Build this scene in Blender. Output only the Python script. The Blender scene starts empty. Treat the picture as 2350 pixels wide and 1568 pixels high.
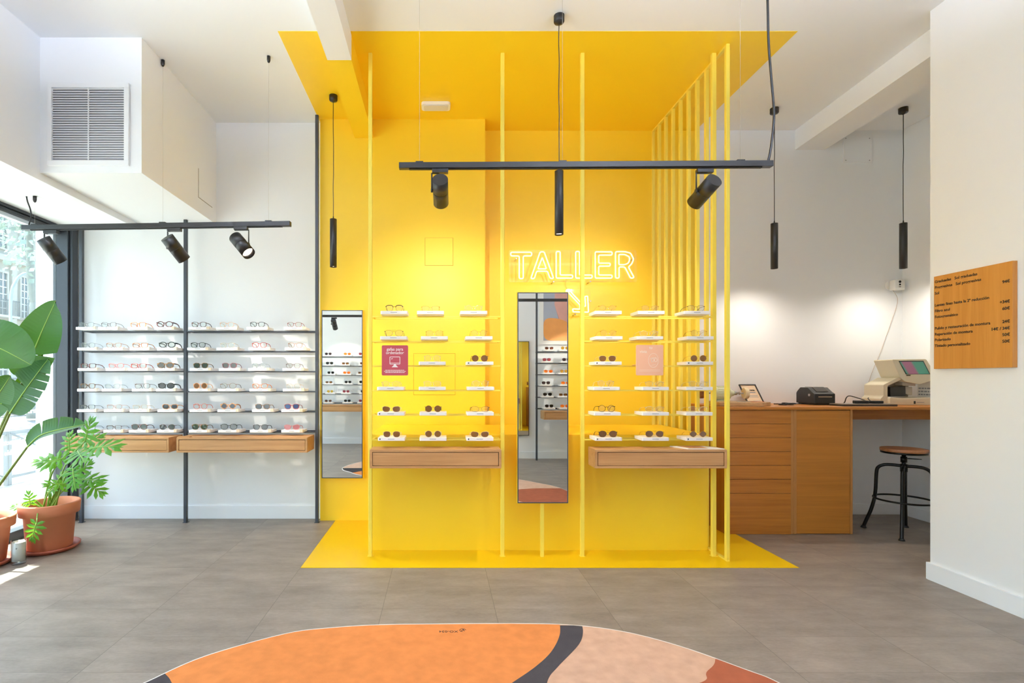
import bpy, bmesh, math, random
from mathutils import Vector, Matrix
random.seed(7)
C = bpy.context.scene.collection
PI = math.pi
K, CX, CY, H = 1171.0, 1010.0, 869.0, 1.25      # focal length (px), vanishing point, eye height of the photograph
def P(px, py, Y):                                # where the photographed point stands, at depth Y
    return Vector(((px-CX)/K*Y, Y, H-(py-CY)/K*Y))
def X(px, Y): return (px-CX)/K*Y
def Z(py, Y): return H-(py-CY)/K*Y
V = Vector

# ------------------------------------------------------------------ mesh builder
class MB:
    def __init__(s): s.v=[]; s.f=[]; s.m=[]; s.s=[]
    def add(s, vs, fs, m=0, smooth=False):
        o=len(s.v); s.v+= [tuple(v) for v in vs]
        for f in fs: s.f.append([i+o for i in f]); s.m.append(m); s.s.append(smooth)
        return s
    def box(s,x0,x1,y0,y1,z0,z1,m=0):
        vs=[(x,y,z) for z in (z0,z1) for y in (y0,y1) for x in (x0,x1)]
        return s.add(vs,[(0,2,3,1),(4,5,7,6),(0,1,5,4),(2,6,7,3),(0,4,6,2),(1,3,7,5)],m)
    def obox(s,c,u,v,w,m=0):                     # oriented box: centre, half-axis vectors
        c,u,v,w=V(c),V(u),V(v),V(w)
        vs=[c+a*u+b*v+d*w for d in (-1,1) for b in (-1,1) for a in (-1,1)]
        return s.add(vs,[(0,2,3,1),(4,5,7,6),(0,1,5,4),(2,6,7,3),(0,4,6,2),(1,3,7,5)],m)
    def quad(s,a,b,c,d,m=0): return s.add([a,b,c,d],[(0,1,2,3)],m)
    def cyl(s,p0,p1,r0,r1=None,seg=24,m=0,caps=True,smooth=True):
        p0,p1=V(p0),V(p1); r1=r0 if r1 is None else r1
        d=(p1-p0).normalized(); a=d.orthogonal().normalized(); b=d.cross(a)
        vs=[]
        for p,r in ((p0,r0),(p1,r1)):
            for i in range(seg):
                t=2*PI*i/seg; vs.append(p+r*(math.cos(t)*a+math.sin(t)*b))
        s.add(vs,[(i,(i+1)%seg,seg+(i+1)%seg,seg+i) for i in range(seg)],m,smooth)
        if caps:
            s.add(vs[:seg],[list(range(seg))[::-1]],m); s.add(vs[seg:],[list(range(seg))],m)
        return s
    def tube(s,path,r,seg=8,m=0,closed=False,caps=True):
        pts=[V(p) for p in path]; n=len(pts)
        rr=r if isinstance(r,(list,tuple)) else [r]*n
        T=[]
        for i in range(n):
            if closed: t=pts[(i+1)%n]-pts[i-1]
            else: t=pts[min(i+1,n-1)]-pts[max(i-1,0)]
            T.append(t.normalized() if t.length>1e-9 else V((0,0,1)))
        a=T[0].orthogonal().normalized(); vs=[]
        for i in range(n):
            a=(a-T[i]*a.dot(T[i]))
            a=a.normalized() if a.length>1e-6 else T[i].orthogonal().normalized()
            b=T[i].cross(a)
            for k in range(seg):
                t=2*PI*k/seg; vs.append(pts[i]+rr[i]*(math.cos(t)*a+math.sin(t)*b))
        fs=[]
        for i in range(n if closed else n-1):
            j=(i+1)%n
            for k in range(seg):
                l=(k+1)%seg; fs.append((i*seg+k,i*seg+l,j*seg+l,j*seg+k))
        if closed:                               # fix twist between last and first ring
            best,off=1e9,0
            for o in range(seg):
                d=(V(vs[(n-1)*seg])-V(vs[o])).length
                if d<best: best,off=d,o
            fs=fs[:-seg]
            for k in range(seg):
                l=(k+1)%seg; fs.append(((n-1)*seg+k,(n-1)*seg+l,(l+off)%seg,(k+off)%seg))
        s.add(vs,fs,m,True)
        if caps and not closed:
            s.add(vs[:seg],[list(range(seg))[::-1]],m); s.add(vs[-seg:],[list(range(seg))],m)
        return s
    def lathe(s,c,prof,seg=40,m=0):              # prof: (r,z) from bottom
        c=V(c); n=len(prof); vs=[]
        for r,z in prof:
            for k in range(seg):
                t=2*PI*k/seg; vs.append(c+V((r*math.cos(t),r*math.sin(t),z)))
        fs=[(i*seg+k,i*seg+(k+1)%seg,(i+1)*seg+(k+1)%seg,(i+1)*seg+k) for i in range(n-1) for k in range(seg)]
        s.add(vs,fs,m,True)
        for i,rev in ((0,True),(n-1,False)):
            if prof[i][0]>1e-5:
                q=list(range(i*seg,(i+1)*seg)); s.add([vs[k] for k in q],[list(range(seg))[::-1] if rev else list(range(seg))],m)
        return s
    def prism(s,poly,o,u,v,w,m=0,smooth=False):  # 2-D polygon in (u,v) about o, extruded along w
        o,u,v,w=V(o),V(u),V(v),V(w); n=len(poly)
        a=[o+u*x+v*y for x,y in poly]; b=[p+w for p in a]
        s.add(a,[list(range(n))[::-1]],m); s.add(b,[list(range(n))],m)
        s.add(a+b,[(i,(i+1)%n,n+(i+1)%n,n+i) for i in range(n)],m,smooth)
        return s
    def ring(s,inner,outer,o,u,v,w,m=0):         # prism with a hole
        o,u,v,w=V(o),V(u),V(v),V(w); n=len(inner); vs=[]
        for d in (0,1):
            for pl in (inner,outer):
                vs+=[o+u*x+v*y+w*d for x,y in pl]
        fs=[]
        for i in range(n):
            j=(i+1)%n
            fs+=[(i,j,n+j,n+i),(2*n+j,2*n+i,3*n+i,3*n+j),(i,2*n+i,2*n+j,j),(n+j,3*n+j,3*n+i,n+i)]
        return s.add(vs,fs,m)
    def sphere(s,c,r,seg=16,m=0,sc=(1,1,1)):
        c=V(c); vs=[];n=seg//2
        for i in range(n+1):
            p=PI*i/n
            for k in range(seg):
                t=2*PI*k/seg; vs.append(c+V((r*sc[0]*math.sin(p)*math.cos(t),r*sc[1]*math.sin(p)*math.sin(t),-r*sc[2]*math.cos(p))))
        return s.add(vs,[(i*seg+k,i*seg+(k+1)%seg,(i+1)*seg+(k+1)%seg,(i+1)*seg+k) for i in range(n) for k in range(seg)],m,True)
    def mesh(s,name,mats,bevel=0,bseg=2):
        me=bpy.data.meshes.new(name); me.from_pydata(s.v,[],s.f); me.validate(clean_customdata=False)
        for m in mats: me.materials.append(m)
        if len(me.polygons)==len(s.f):
            me.polygons.foreach_set('material_index',s.m); me.polygons.foreach_set('use_smooth',s.s)
        bm=bmesh.new(); bm.from_mesh(me)
        bmesh.ops.remove_doubles(bm,verts=bm.verts,dist=1e-6)
        bmesh.ops.recalc_face_normals(bm,faces=bm.faces)
        if bevel: bmesh.ops.bevel(bm,geom=[e for e in bm.edges if len(e.link_faces)==2 and e.calc_face_angle(0)>.5],offset=bevel,segments=bseg,affect='EDGES',profile=.5,clamp_overlap=True)
        bm.to_mesh(me); bm.free(); me.update()
        return me
    def build(s,name,mats,parent=None,bevel=0,bseg=2):
        if not isinstance(mats,(list,tuple)): mats=[mats]
        return link(name,s.mesh(name,mats,bevel,bseg),parent)
WL={}
def link(name,data,parent=None):
    o=bpy.data.objects.new(name,data); C.objects.link(o)
    if parent is not None:
        o.parent=parent; o.location=-WL.get(parent.name,V((0,0,0)))
    WL[o.name]=V((0,0,0))
    return o
def tag(o,label,cat,group=None,kind=None):
    o['label']=label; o['category']=cat
    if group: o['group']=group
    if kind: o['kind']=kind
    return o
def thing(name,label,cat,loc=(0,0,0),group=None,kind=None):
    o=bpy.data.objects.new(name,None); C.objects.link(o); o.location=loc; o.empty_display_size=.05
    WL[o.name]=V(loc)
    return tag(o,label,cat,group,kind)
def struct(name,mb,mats,parent=None,bevel=0):
    o=mb.build(name,mats,parent,bevel)
    if parent is None: o['kind']='structure'
    return o
def fillet(pts,r,n=5):                            # round the corners of a closed polygon
    out=[];N=len(pts)
    for i in range(N):
        p=V(pts[i]).to_2d() if len(pts[i])==3 else V(pts[i]); a=V(pts[i-1]); b=V(pts[(i+1)%N])
        da,db=(a-p),(b-p); k=min(r,da.length*.48,db.length*.48)
        p0=p+da.normalized()*k; p1=p+db.normalized()*k
        for j in range(n+1):
            t=j/n; q=p0*(1-t)**2+p*2*t*(1-t)+p1*t*t; out.append((q.x,q.y))
    return out
def rrect(x0,x1,y0,y1,r,n=5): return fillet([(x0,y0),(x1,y0),(x1,y1),(x0,y1)],r,n)
def catmull(pts,n=6):
    pts=[V(p) for p in pts]; out=[]
    for i in range(len(pts)-1):
        p0=pts[max(i-1,0)];p1=pts[i];p2=pts[i+1];p3=pts[min(i+2,len(pts)-1)]
        for j in range(n):
            t=j/n; out.append(.5*((2*p1)+(p2-p0)*t+(2*p0-5*p1+4*p2-p3)*t*t+(3*p1-p0-3*p2+p3)*t**3))
    out.append(pts[-1]); return out
def text(name,s,size,o,u,v,mat,parent=None,ext=.0006,bold=0,align='LEFT',sx=1.0):
    cu=bpy.data.curves.new('t','FONT'); cu.body=s; cu.size=size; cu.extrude=ext; cu.offset=bold; cu.align_x=align
    cu.resolution_u=3
    ob=bpy.data.objects.new('t',cu); C.objects.link(ob)
    bpy.context.view_layer.update()
    me=bpy.data.meshes.new_from_object(ob.evaluated_get(bpy.context.evaluated_depsgraph_get()))
    bpy.data.objects.remove(ob); bpy.data.curves.remove(cu)
    u,v=V(u).normalized(),V(v).normalized(); w=u.cross(v); o=V(o)
    for vv in me.vertices:
        c=vv.co.copy(); vv.co=o+u*c.x*sx+v*c.y+w*c.z
    me.materials.clear(); me.materials.append(mat); me.name=name
    return link(name,me,parent)

# ------------------------------------------------------------------ materials
def lin(h):
    h=h.lstrip('#'); r=[int(h[i:i+2],16)/255 for i in (0,2,4)]
    return tuple((c/12.92 if c<=.04045 else ((c+.055)/1.055)**2.4) for c in r)+(1,)
MT={}
def mat(name,hexc,rough=.5,metal=0,spec=.5,emit=None,es=0,bump=0,bscale=200,var=0,vscale=4,coat=0):
    if name in MT: return MT[name]
    m=bpy.data.materials.new(name); m.use_nodes=True; nt=m.node_tree; b=nt.nodes['Principled BSDF']
    c=lin(hexc); b.inputs['Base Color'].default_value=c; b.inputs['Roughness'].default_value=rough
    b.inputs['Metallic'].default_value=metal; b.inputs['Specular IOR Level'].default_value=spec
    if coat: b.inputs['Coat Weight'].default_value=coat; b.inputs['Coat Roughness'].default_value=.15
    if emit: b.inputs['Emission Color'].default_value=lin(emit); b.inputs['Emission Strength'].default_value=es
    if bump or var:
        tc=nt.nodes.new('ShaderNodeTexCoord')
        if var:
            n=nt.nodes.new('ShaderNodeTexNoise'); n.inputs['Scale'].default_value=vscale; n.inputs['Detail'].default_value=4
            nt.links.new(tc.outputs['Object'],n.inputs['Vector'])
            mx=nt.nodes.new('ShaderNodeMix'); mx.data_type='RGBA'
            mx.inputs[6].default_value=tuple(x*(1-var) for x in c[:3])+(1,); mx.inputs[7].default_value=tuple(min(1,x*(1+var)) for x in c[:3])+(1,)
            nt.links.new(n.outputs['Fac'],mx.inputs[0]); nt.links.new(mx.outputs[2],b.inputs['Base Color'])
        if bump:
            n2=nt.nodes.new('ShaderNodeTexNoise'); n2.inputs['Scale'].default_value=bscale; n2.inputs['Detail'].default_value=3
            nt.links.new(tc.outputs['Object'],n2.inputs['Vector'])
            bp=nt.nodes.new('ShaderNodeBump'); bp.inputs['Strength'].default_value=bump; bp.inputs['Distance'].default_value=.002
            nt.links.new(n2.outputs['Fac'],bp.inputs['Height']); nt.links.new(bp.outputs['Normal'],b.inputs['Normal'])
    MT[name]=m; return m
def wood(name,h1,h2,axis=0,scale=1.0,rough=.45,amt=1.0):
    if name in MT: return MT[name]
    m=bpy.data.materials.new(name); m.use_nodes=True; nt=m.node_tree; b=nt.nodes['Principled BSDF']; N=nt.nodes.new; L=nt.links.new
    tc=N('ShaderNodeTexCoord'); mp=N('ShaderNodeMapping')
    sc=[38*scale]*3; sc[axis]=1.6*scale; mp.inputs['Scale'].default_value=sc
    L(tc.outputs['Object'],mp.inputs['Vector'])
    n=N('ShaderNodeTexNoise'); n.inputs['Scale'].default_value=1; n.inputs['Detail'].default_value=5; n.inputs['Distortion'].default_value=.6
    L(mp.outputs[0],n.inputs['Vector'])
    mp2=N('ShaderNodeMapping'); s2=[260*scale]*3; s2[axis]=7*scale; mp2.inputs['Scale'].default_value=s2; L(tc.outputs['Object'],mp2.inputs['Vector'])
    n2=N('ShaderNodeTexNoise'); n2.inputs['Scale'].default_value=1; n2.inputs['Detail'].default_value=2; L(mp2.outputs[0],n2.inputs['Vector'])
    ad=N('ShaderNodeMath'); ad.operation='MULTIPLY_ADD'; ad.inputs[1].default_value=.3; L(n2.outputs['Fac'],ad.inputs[0])
    ml=N('ShaderNodeMath'); ml.operation='MULTIPLY'; ml.inputs[1].default_value=.7; L(n.outputs['Fac'],ml.inputs[0]); L(ml.outputs[0],ad.inputs[2])
    r=N('ShaderNodeValToRGB'); r.color_ramp.elements[0].position=.5-.17/amt; r.color_ramp.elements[1].position=.5+.17/amt
    r.color_ramp.elements[0].color=lin(h2); r.color_ramp.elements[1].color=lin(h1)
    L(ad.outputs[0],r.inputs[0]); L(r.outputs[0],b.inputs['Base Color']); b.inputs['Roughness'].default_value=rough
    MT[name]=m; return m
def clear(name,hexc,tint='ffffff',gloss=.06,rough=.02,alpha=0.0):
    """thin clear or tinted sheet: see-through with a gloss; alpha = share of opaque colour"""
    if name in MT: return MT[name]
    m=bpy.data.materials.new(name); m.use_nodes=True; nt=m.node_tree; N=nt.nodes.new; L=nt.links.new
    for n in list(nt.nodes):
        if n.type!='OUTPUT_MATERIAL': nt.nodes.remove(n)
    out=[n for n in nt.nodes if n.type=='OUTPUT_MATERIAL'][0]
    t=N('ShaderNodeBsdfTransparent'); t.inputs[0].default_value=lin(tint)
    g=N('ShaderNodeBsdfGlossy'); g.inputs['Roughness'].default_value=rough
    fr=N('ShaderNodeLayerWeight'); fr.inputs[0].default_value=.5
    pw=N('ShaderNodeMath'); pw.operation='POWER'; pw.inputs[1].default_value=5; L(fr.outputs['Facing'],pw.inputs[0])
    fm=N('ShaderNodeMath'); fm.operation='MULTIPLY_ADD'; fm.inputs[1].default_value=.7; fm.inputs[2].default_value=gloss*.6; fm.use_clamp=True; L(pw.outputs[0],fm.inputs[0])
    mx=N('ShaderNodeMixShader'); L(fm.outputs[0],mx.inputs[0])
    if alpha:
        d=N('ShaderNodeBsdfDiffuse'); d.inputs[0].default_value=lin(hexc)
        m2=N('ShaderNodeMixShader'); m2.inputs[0].default_value=alpha; L(t.outputs[0],m2.inputs[1]); L(d.outputs[0],m2.inputs[2]); L(m2.outputs[0],mx.inputs[1])
    else: L(t.outputs[0],mx.inputs[1])
    L(g.outputs[0],mx.inputs[2]); L(mx.outputs[0],out.inputs[0])
    MT[name]=m; return m
def tort(name,h1,h2,sc=60):                       # mottled tortoiseshell acetate
    if name in MT: return MT[name]
    m=mat(name,h1,.25); nt=m.node_tree; b=nt.nodes['Principled BSDF']
    tc=nt.nodes.new('ShaderNodeTexCoord'); n=nt.nodes.new('ShaderNodeTexNoise'); n.inputs['Scale'].default_value=sc; n.inputs['Detail'].default_value=2
    r=nt.nodes.new('ShaderNodeValToRGB'); r.color_ramp.elements[0].position=.42; r.color_ramp.elements[1].position=.6
    r.color_ramp.elements[0].color=lin(h1); r.color_ramp.elements[1].color=lin(h2)
    nt.links.new(tc.outputs['Object'],n.inputs['Vector']); nt.links.new(n.outputs['Fac'],r.inputs[0]); nt.links.new(r.outputs[0],b.inputs['Base Color'])
    return m
def floor_mat():
    m=bpy.data.materials.new('grey_stone_tiles'); m.use_nodes=True; nt=m.node_tree; b=nt.nodes['Principled BSDF']; N=nt.nodes.new; L=nt.links.new
    tc=N('ShaderNodeTexCoord'); sp=N('ShaderNodeSeparateXYZ'); L(tc.outputs['Object'],sp.inputs[0])
    def M(op,a,bv=None,c=None):
        n=N('ShaderNodeMath'); n.operation=op
        for i,q in enumerate((a,bv,c)):
            if q is None: continue
            if isinstance(q,(int,float)): n.inputs[i].default_value=q
            else: L(q,n.inputs[i])
        return n.outputs[0]
    u=M('MULTIPLY_ADD',sp.outputs[0],1/.61,.923/.61); v=M('MULTIPLY_ADD',sp.outputs[1],1/.2995,-3.367/.2995)
    def edge(q,w):
        f=M('FRACT',q); d=M('MINIMUM',f,M('SUBTRACT',1,f)); return M('LESS_THAN',d,w)
    g=M('MAXIMUM',edge(u,.0021),edge(v,.0028))
    cb=N('ShaderNodeCombineXYZ'); L(M('FLOOR',u),cb.inputs[0]); L(M('FLOOR',v),cb.inputs[1])
    wn=N('ShaderNodeTexWhiteNoise'); wn.noise_dimensions='2D'; L(cb.outputs[0],wn.inputs['Vector'])
    off=N('ShaderNodeVectorMath'); off.operation='MULTIPLY_ADD'; L(wn.outputs['Color'],off.inputs[0]); off.inputs[1].default_value=(7,9,0); L(tc.outputs['Object'],off.inputs[2])
    mp=N('ShaderNodeMapping'); mp.inputs['Scale'].default_value=(2.2,5.5,1); L(off.outputs[0],mp.inputs[0])
    n1=N('ShaderNodeTexNoise'); n1.inputs['Scale'].default_value=1.5; n1.inputs['Detail'].default_value=7; n1.inputs['Roughness'].default_value=.62; L(mp.outputs[0],n1.inputs['Vector'])
    mp2=N('ShaderNodeMapping'); mp2.inputs['Scale'].default_value=(22,60,1); L(off.outputs[0],mp2.inputs[0])
    n2=N('ShaderNodeTexNoise'); n2.inputs['Scale'].default_value=1.6; n2.inputs['Detail'].default_value=4; n2.inputs['Roughness'].default_value=.7; L(mp2.outputs[0],n2.inputs['Vector'])
    t=M('ADD',M('MULTIPLY',n1.outputs['Fac'],.62),M('MULTIPLY',n2.outputs['Fac'],.38)); t=M('ADD',t,M('MULTIPLY_ADD',wn.outputs['Value'],.05,-.025))
    r=N('ShaderNodeValToRGB'); e=r.color_ramp.elements; e[0].position=.33; e[1].position=.68; e[0].color=lin('6c635b'); e[1].color=lin('978b80')
    L(t,r.inputs[0])
    mx=N('ShaderNodeMix'); mx.data_type='RGBA'; L(g,mx.inputs[0]); L(r.outputs[0],mx.inputs[6]); mx.inputs[7].default_value=lin('5d564f')
    L(mx.outputs[2],b.inputs['Base Color'])
    L(M('MULTIPLY_ADD',n2.outputs['Fac'],.2,.33),b.inputs['Roughness'])
    bp=N('ShaderNodeBump'); bp.inputs['Strength'].default_value=.15; bp.inputs['Distance'].default_value=.003; L(M('SUBTRACT',n2.outputs['Fac'],g),bp.inputs['Height']); L(bp.outputs[0],b.inputs['Normal'])
    return m
WHITE=mat('white_wall_paint','ebeef2',.6,bump=.06,bscale=90)
CEIL=mat('white_ceiling_paint','ecf0f4',.7)
YEL=mat('yellow_wall_paint','f5cf1c',.45,spec=.75,bump=.05,bscale=90)
YFL=mat('yellow_floor_paint','e3b908',.32,spec=.35)
YMET=mat('yellow_lacquered_steel','f3dc55',.35)
BLK=mat('black_steel','24262a',.4); BLK2=mat('black_lamp_aluminium','1f1f20',.38)
ANTH=mat('anthracite_frame','353a42',.4); RUB=mat('black_rubber','121212',.6)
CAB=wood('oak_cabinet_grain_across','b8762a','9a5c1b',0,.8,amt=.8); CABV=wood('oak_edge','b5824a','9d6a33',2,.8,amt=.8)
OAK=wood('oak_drawer','c79763','ab7a48',0,.9,amt=.9); OAKD=mat('dark_gap','3a2415',.8)
TRAY=mat('white_tray_lacquer','f1efef',.35); PRINT=mat('grey_print','8b8b90',.7); PRINTL=mat('pale_grey_print','b9b9bf',.7); TAGW=wood('pale_wood_tag','e8d8bf','dcc6a5',0,2)
TEXTB=mat('black_ink','14110f',.7); TEXTW=mat('white_ink','f4eeee',.6)
CHROME=mat('chrome','d8d8d8',.12,1); STEEL=mat('brushed_steel','b0b0b0',.3,1)
MIRR=mat('mirror_silver','eef2f0',.0,1)
GLASS=clear('window_glass','dde6ea','eef6f4',.07,0.0,.16); ACRY=clear('clear_acrylic','ffffff','fffdf2',.05,.05,.03)  # window pane mixes in a pale diffuse veil that imitates reflection haze
LENSC=clear('clear_lens','ffffff','f7f8f6',.035,.02,.02)
TERRA=mat('terracotta','c67c5a',.75,bump=.1,bscale=60,var=.08,vscale=9); SOIL=mat('potting_soil','2f2118',.95,bump=.6,bscale=80)
GLOW=mat('lit_lamp_face','ffffff',.5,emit='ffe6c4',es=9); NEON=mat('lit_neon_tube','e8d98a',.4,emit="fff0a0",es=1.75)
WIRE=mat('steel_wire','c4c2be',.4)

# ------------------------------------------------------------------ room shell
HC=3.536; LOWC=2.578
XW=-3.34; XB=-2.68; YB=4.70; YL=4.56; YC=4.49; XR=3.05; XN=4.256; YF=-.9
FL=floor_mat()
fm=MB()
fm.box(XW-.02,XN+.1,YF-.1,YB+.1,-.12,0,0)
fm.box(-.92,2.368,3.365,4.705,0,.0025,1)
struct('floor',fm,[FL,YFL])
cm=MB(); cm.box(XB-.02,XN+.1,YF-.1,YB+.1,HC,HC+.12,0); cm.box(-1.068,2.352,3.356,YB,HC-.0025,HC,1)
struct('ceiling',cm,[CEIL,YEL])
struct('ceiling_low',MB().box(XW-.2,XB-.12,YF,YL+.05,LOWC+.0,LOWC+.15),[CEIL])
wl=MB(); wl.box(XB-.12,XB,YF,YL,LOWC,HC); struct('wall_left',wl,[WHITE])
struct('wall_facade',MB().box(XW-.25,XW-.02,YF-.1,YL+.1,LOWC,HC+.5).box(XW-.25,XW+.02,YL-.03,YL+.15,0,LOWC),[WHITE])
struct('wall_back_left',MB().box(XW-.05,-1.05,YL,YL+.15,0,HC),[WHITE])
wb=MB(); wb.box(-1.056,.396,YC,YC+.3,0,HC,0); wb.box(.396,2.36,YB,YB+.1,0,HC,0); struct('wall_back_yellow',wb,[YEL])
struct('wall_back_right',MB().box(2.36,XN+.1,YB,YB+.1,0,HC),[WHITE])
struct('wall_niche',MB().box(XN,XN+.1,2.9,YB,0,HC).box(XR+.22,XN,2.9,3.0,0,HC),[WHITE])
struct('wall_right',MB().box(XR,XR+.22,YF-.1,3.175,0,HC),[WHITE])
struct('wall_front',MB().box(XW,XR+.1,YF-.1,YF,0,HC),[WHITE])
struct('wall_low',MB().box(-.506,1.944,3.706,YC-.0,0,.842),[YEL])
bx=MB(); x0,x1,y0=XB,-2.0,3.419
bx.box(x0,x1,y0,YL,2.628,HC); struct('trim_1',bx,[WHITE])            # boxed duct
bm1=MB(); bm1.box(-.749,-.589,YF,3.39,3.366,HC,0); bm1.box(-.749,-.589,3.39,YC,3.366,HC,1); struct('trim_2',bm1,[WHITE,YEL])
bm2=MB()
vs=[]
for y in (1.5,4.70):
    xo=(y-4.7)*.047
    for (xx,zz) in ((3.27+xo,3.357),(3.544+xo,3.357),(3.544+xo,HC),(3.27+xo,HC)): vs.append((xx,y,zz))
bm2.add(vs,[(0,1,2,3),(4,7,6,5),(0,4,5,1),(1,5,6,2),(2,6,7,3),(3,7,4,0)],0); struct('trim_3',bm2,[WHITE])
struct('baseboard_left',MB().box(-3.30,-1.06,YL-.014,YL,0,.115),[WHITE],bevel=.002)
struct('baseboard_back',MB().box(3.305,XN,YB-.014,YB,0,.095),[WHITE],bevel=.002)
struct('baseboard_niche',MB().box(XN-.014,XN,3.0,YB,0,.095),[WHITE],bevel=.002)
struct('baseboard_right',MB().box(XR-.014,XR,YF,3.175,0,.105).box(XR-.014,XR+.22,3.175,3.19,0,.105),[WHITE],bevel=.002)
# flush hatches cut in the paint
def hatch(name,o,u,v,w,h,m,label,t=.003,gap=None):
    mb=MB(); u,v=V(u),V(v); n=u.cross(v).normalized()
    mb.prism(rrect(0,w,0,h,.004,2),o,u,v,n*t)
    ob=mb.build(name,[m]); tag(ob,label,'access panel'); return ob
th=YC
def framed_hatch(name,x0,x1,z0,z1,y,m,md,label):
    t=thing(name,label,'access panel',((x0+x1)/2,y,z0))
    MB().box(x0,x1,y-.0006,y,z0,z1).build('shadow_gap',[md],t)
    MB().box(x0+.0035,x1-.0035,y-.0035,y-.0005,z0+.0035,z1-.0035).build('cover',[m],t)
    return t
YDK=mat('yellow_joint','b98a10',.8)
framed_hatch('access_panel',-.134,.115,2.243,2.49,YC,YEL,YDK,'square yellow access panel high on the yellow column wall')
framed_hatch('access_panel',-.234,.134,1.104,1.472,YC,YEL,YDK,'larger yellow access panel behind the middle shelves of the left yellow rack')
t=thing('access_panel','white access hatch on the side of the boxed air duct','access panel',(-2.0,4.22,2.75))
MB().box(-2.0,-1.9985,4.22,4.478,2.749,2.99).build('shadow_gap',[mat('grey_joint','8d8478',.8)],t)
MB().box(-1.9995,-1.9965,4.224,4.4755,2.753,2.99).build('cover',[WHITE],t)
t=thing('cover_plate','white screwed cover plate high on the niche wall beside the beam','cover plate',(3.84,YB,3.24))
MB().box(3.709,3.969,YB-.008,YB,3.236,3.48).build('plate',[WHITE],t,bevel=.002)
for sx in (3.73,3.948):
    for sz in (3.257,3.459): MB().cyl((sx,YB-.0105,sz),(sx,YB-.008,sz),.005,seg=10).build('screw',[STEEL],t)
# ventilation grille
t=thing('ventilation_grille','white louvred air vent on the front of the boxed duct','vent',(-2.35,3.419,2.67))
gx0,gx1,gz0,gz1,gy=-2.622,-2.079,2.672,3.224,3.419
fr=MB(); fr.box(gx0,gx1,gy-.018,gy,gz0,gz0+.032); fr.box(gx0,gx1,gy-.018,gy,gz1-.032,gz1); fr.box(gx0,gx0+.03,gy-.018,gy,gz0+.032,gz1-.032); fr.box(gx1-.03,gx1,gy-.018,gy,gz0+.032,gz1-.032)
fr.build('frame',[WHITE],t,bevel=.002)
MB().box(gx0+.028,gx1-.028,gy-.002,gy-.0005,gz0+.03,gz1-.03).build('backing',[mat('vent_dark','8a8d96',.8)],t)
sl=MB(); n=31
for i in range(n):
    z=gz0+.038+i*(gz1-gz0-.076)/(n-1)
    for a,b in ((gx0+.03,-2.353),(-2.347,gx1-.03)): sl.obox(((a+b)/2,gy-.008,z),((b-a)/2,0,0),(0,-.0045,-.0060),(0,.0004,-.0004))
sl.build('louvres',[mat('vent_white','e9ebef',.5)],t)
MB().box(-2.353,-2.347,gy-.012,gy-.003,gz0+.032,gz1-.032).build('mullion',[mat('vent_white','e9ebef',.5)],t)

# ------------------------------------------------------------------ window front
t=bpy.data.objects.new('window_1',None); C.objects.link(t); t['kind']='structure'; WL[t.name]=V((0,0,0))
MB().box(XW-.006,XW+.004,YF,4.44,.05,2.515).build('pane',[GLASS],t)
fw=MB(); fw.box(XW-.03,XW+.10,4.44,4.53,0,LOWC); fw.box(XW+.10,XW+.127,4.46,4.53,0,LOWC-.01); fw.build('jamb',[ANTH],t,bevel=.003)
tp=MB(); tp.box(XW-.03,XW+.05,YF,4.44,2.555,LOWC); tp.box(XW-.03,XW+.035,YF,4.44,2.533,2.549); tp.box(XW-.03,XW+.045,YF,4.44,2.51,2.527); tp.build('head_rail',[ANTH],t)
MB().box(XW-.03,XW+.03,YF,4.44,2.527,2.533).box(XW-.03,XW+.03,YF,4.44,2.549,2.555).build('seal',[RUB],t)
MB().box(XW-.03,XW+.07,YF,4.44,0,.075).build('sill_rail',[ANTH],t,bevel=.003)
VIN=mat('white_vinyl','f2f4f4',.6); _n=VIN.node_tree; _t=_n.nodes.new('ShaderNodeBsdfTranslucent'); _t.inputs[0].default_value=(.9,.92,.93,1); _m=_n.nodes.new('ShaderNodeMixShader'); _m.inputs[0].default_value=.7
_n.links.new(_n.nodes['Principled BSDF'].outputs[0],_m.inputs[1]); _n.links.new(_t.outputs[0],_m.inputs[2]); _n.links.new(_m.outputs[0],[q for q in _n.nodes if q.type=='OUTPUT_MATERIAL'][0].inputs[0])
for s_,px_,py_,sz in (('No es',108,917,.055),('Nuestras',108,945,.055),('un impacto',64,1014,.055),('accesible',58,1038,.055)):
    Y_=(XW+.006)*K/(px_-CX)
    text('lettering',s_,sz,(XW+.0065,Y_,Z(py_,Y_)),(0,-1,0),(0,0,1),VIN,t,.0003,.0008)
# ------------------------------------------------------------------ display racks
ZT=[1.6884-.1729*k for k in range(6)]            # underside of the trays, shelf by shelf
def rack(label,posts,bays,yf,yr,m,w=.026,rail_t=.009,name='display_rack',zt=ZT,group=None):
    t=thing(name,label,'display rack',(posts[0][0],yf,0),group)
    for x,z1,ww in posts:
        p=MB().box(x-ww/2,x+ww/2,yf-w/2,yf+w/2,0,z1).build('post',[m],t,bevel=.003)
        MB().box(x-ww/2-.006,x+ww/2+.006,yf-w/2-.004,yf+w/2+.008,0,.004).build('foot_plate',[m],p)
    for x0,x1 in bays:
        for z in zt:
            MB().box(x0,x1,yf-.008,yf+.006,z-rail_t,z).box(x0,x0+.012,yf+.006,yr,z-rail_t,z).box(x1-.012,x1,yf+.006,yr,z-rail_t,z).box(x0,x1,yr-.012,yr,z-rail_t,z).build('shelf_rail',[m],t)
    return t
ZW=[1.664-.1748*k for k in range(6)]
YWR=4.43
rack('black three-post eyewear rack against the white wall',[(-3.112,LOWC,.028),(-2.208,2.628,.028),(-1.068,HC,.028)],[(-3.098,-2.222),(-2.194,-1.082)],YWR,4.545,ANTH,.028,.010,zt=ZW)
YR=3.588
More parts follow.
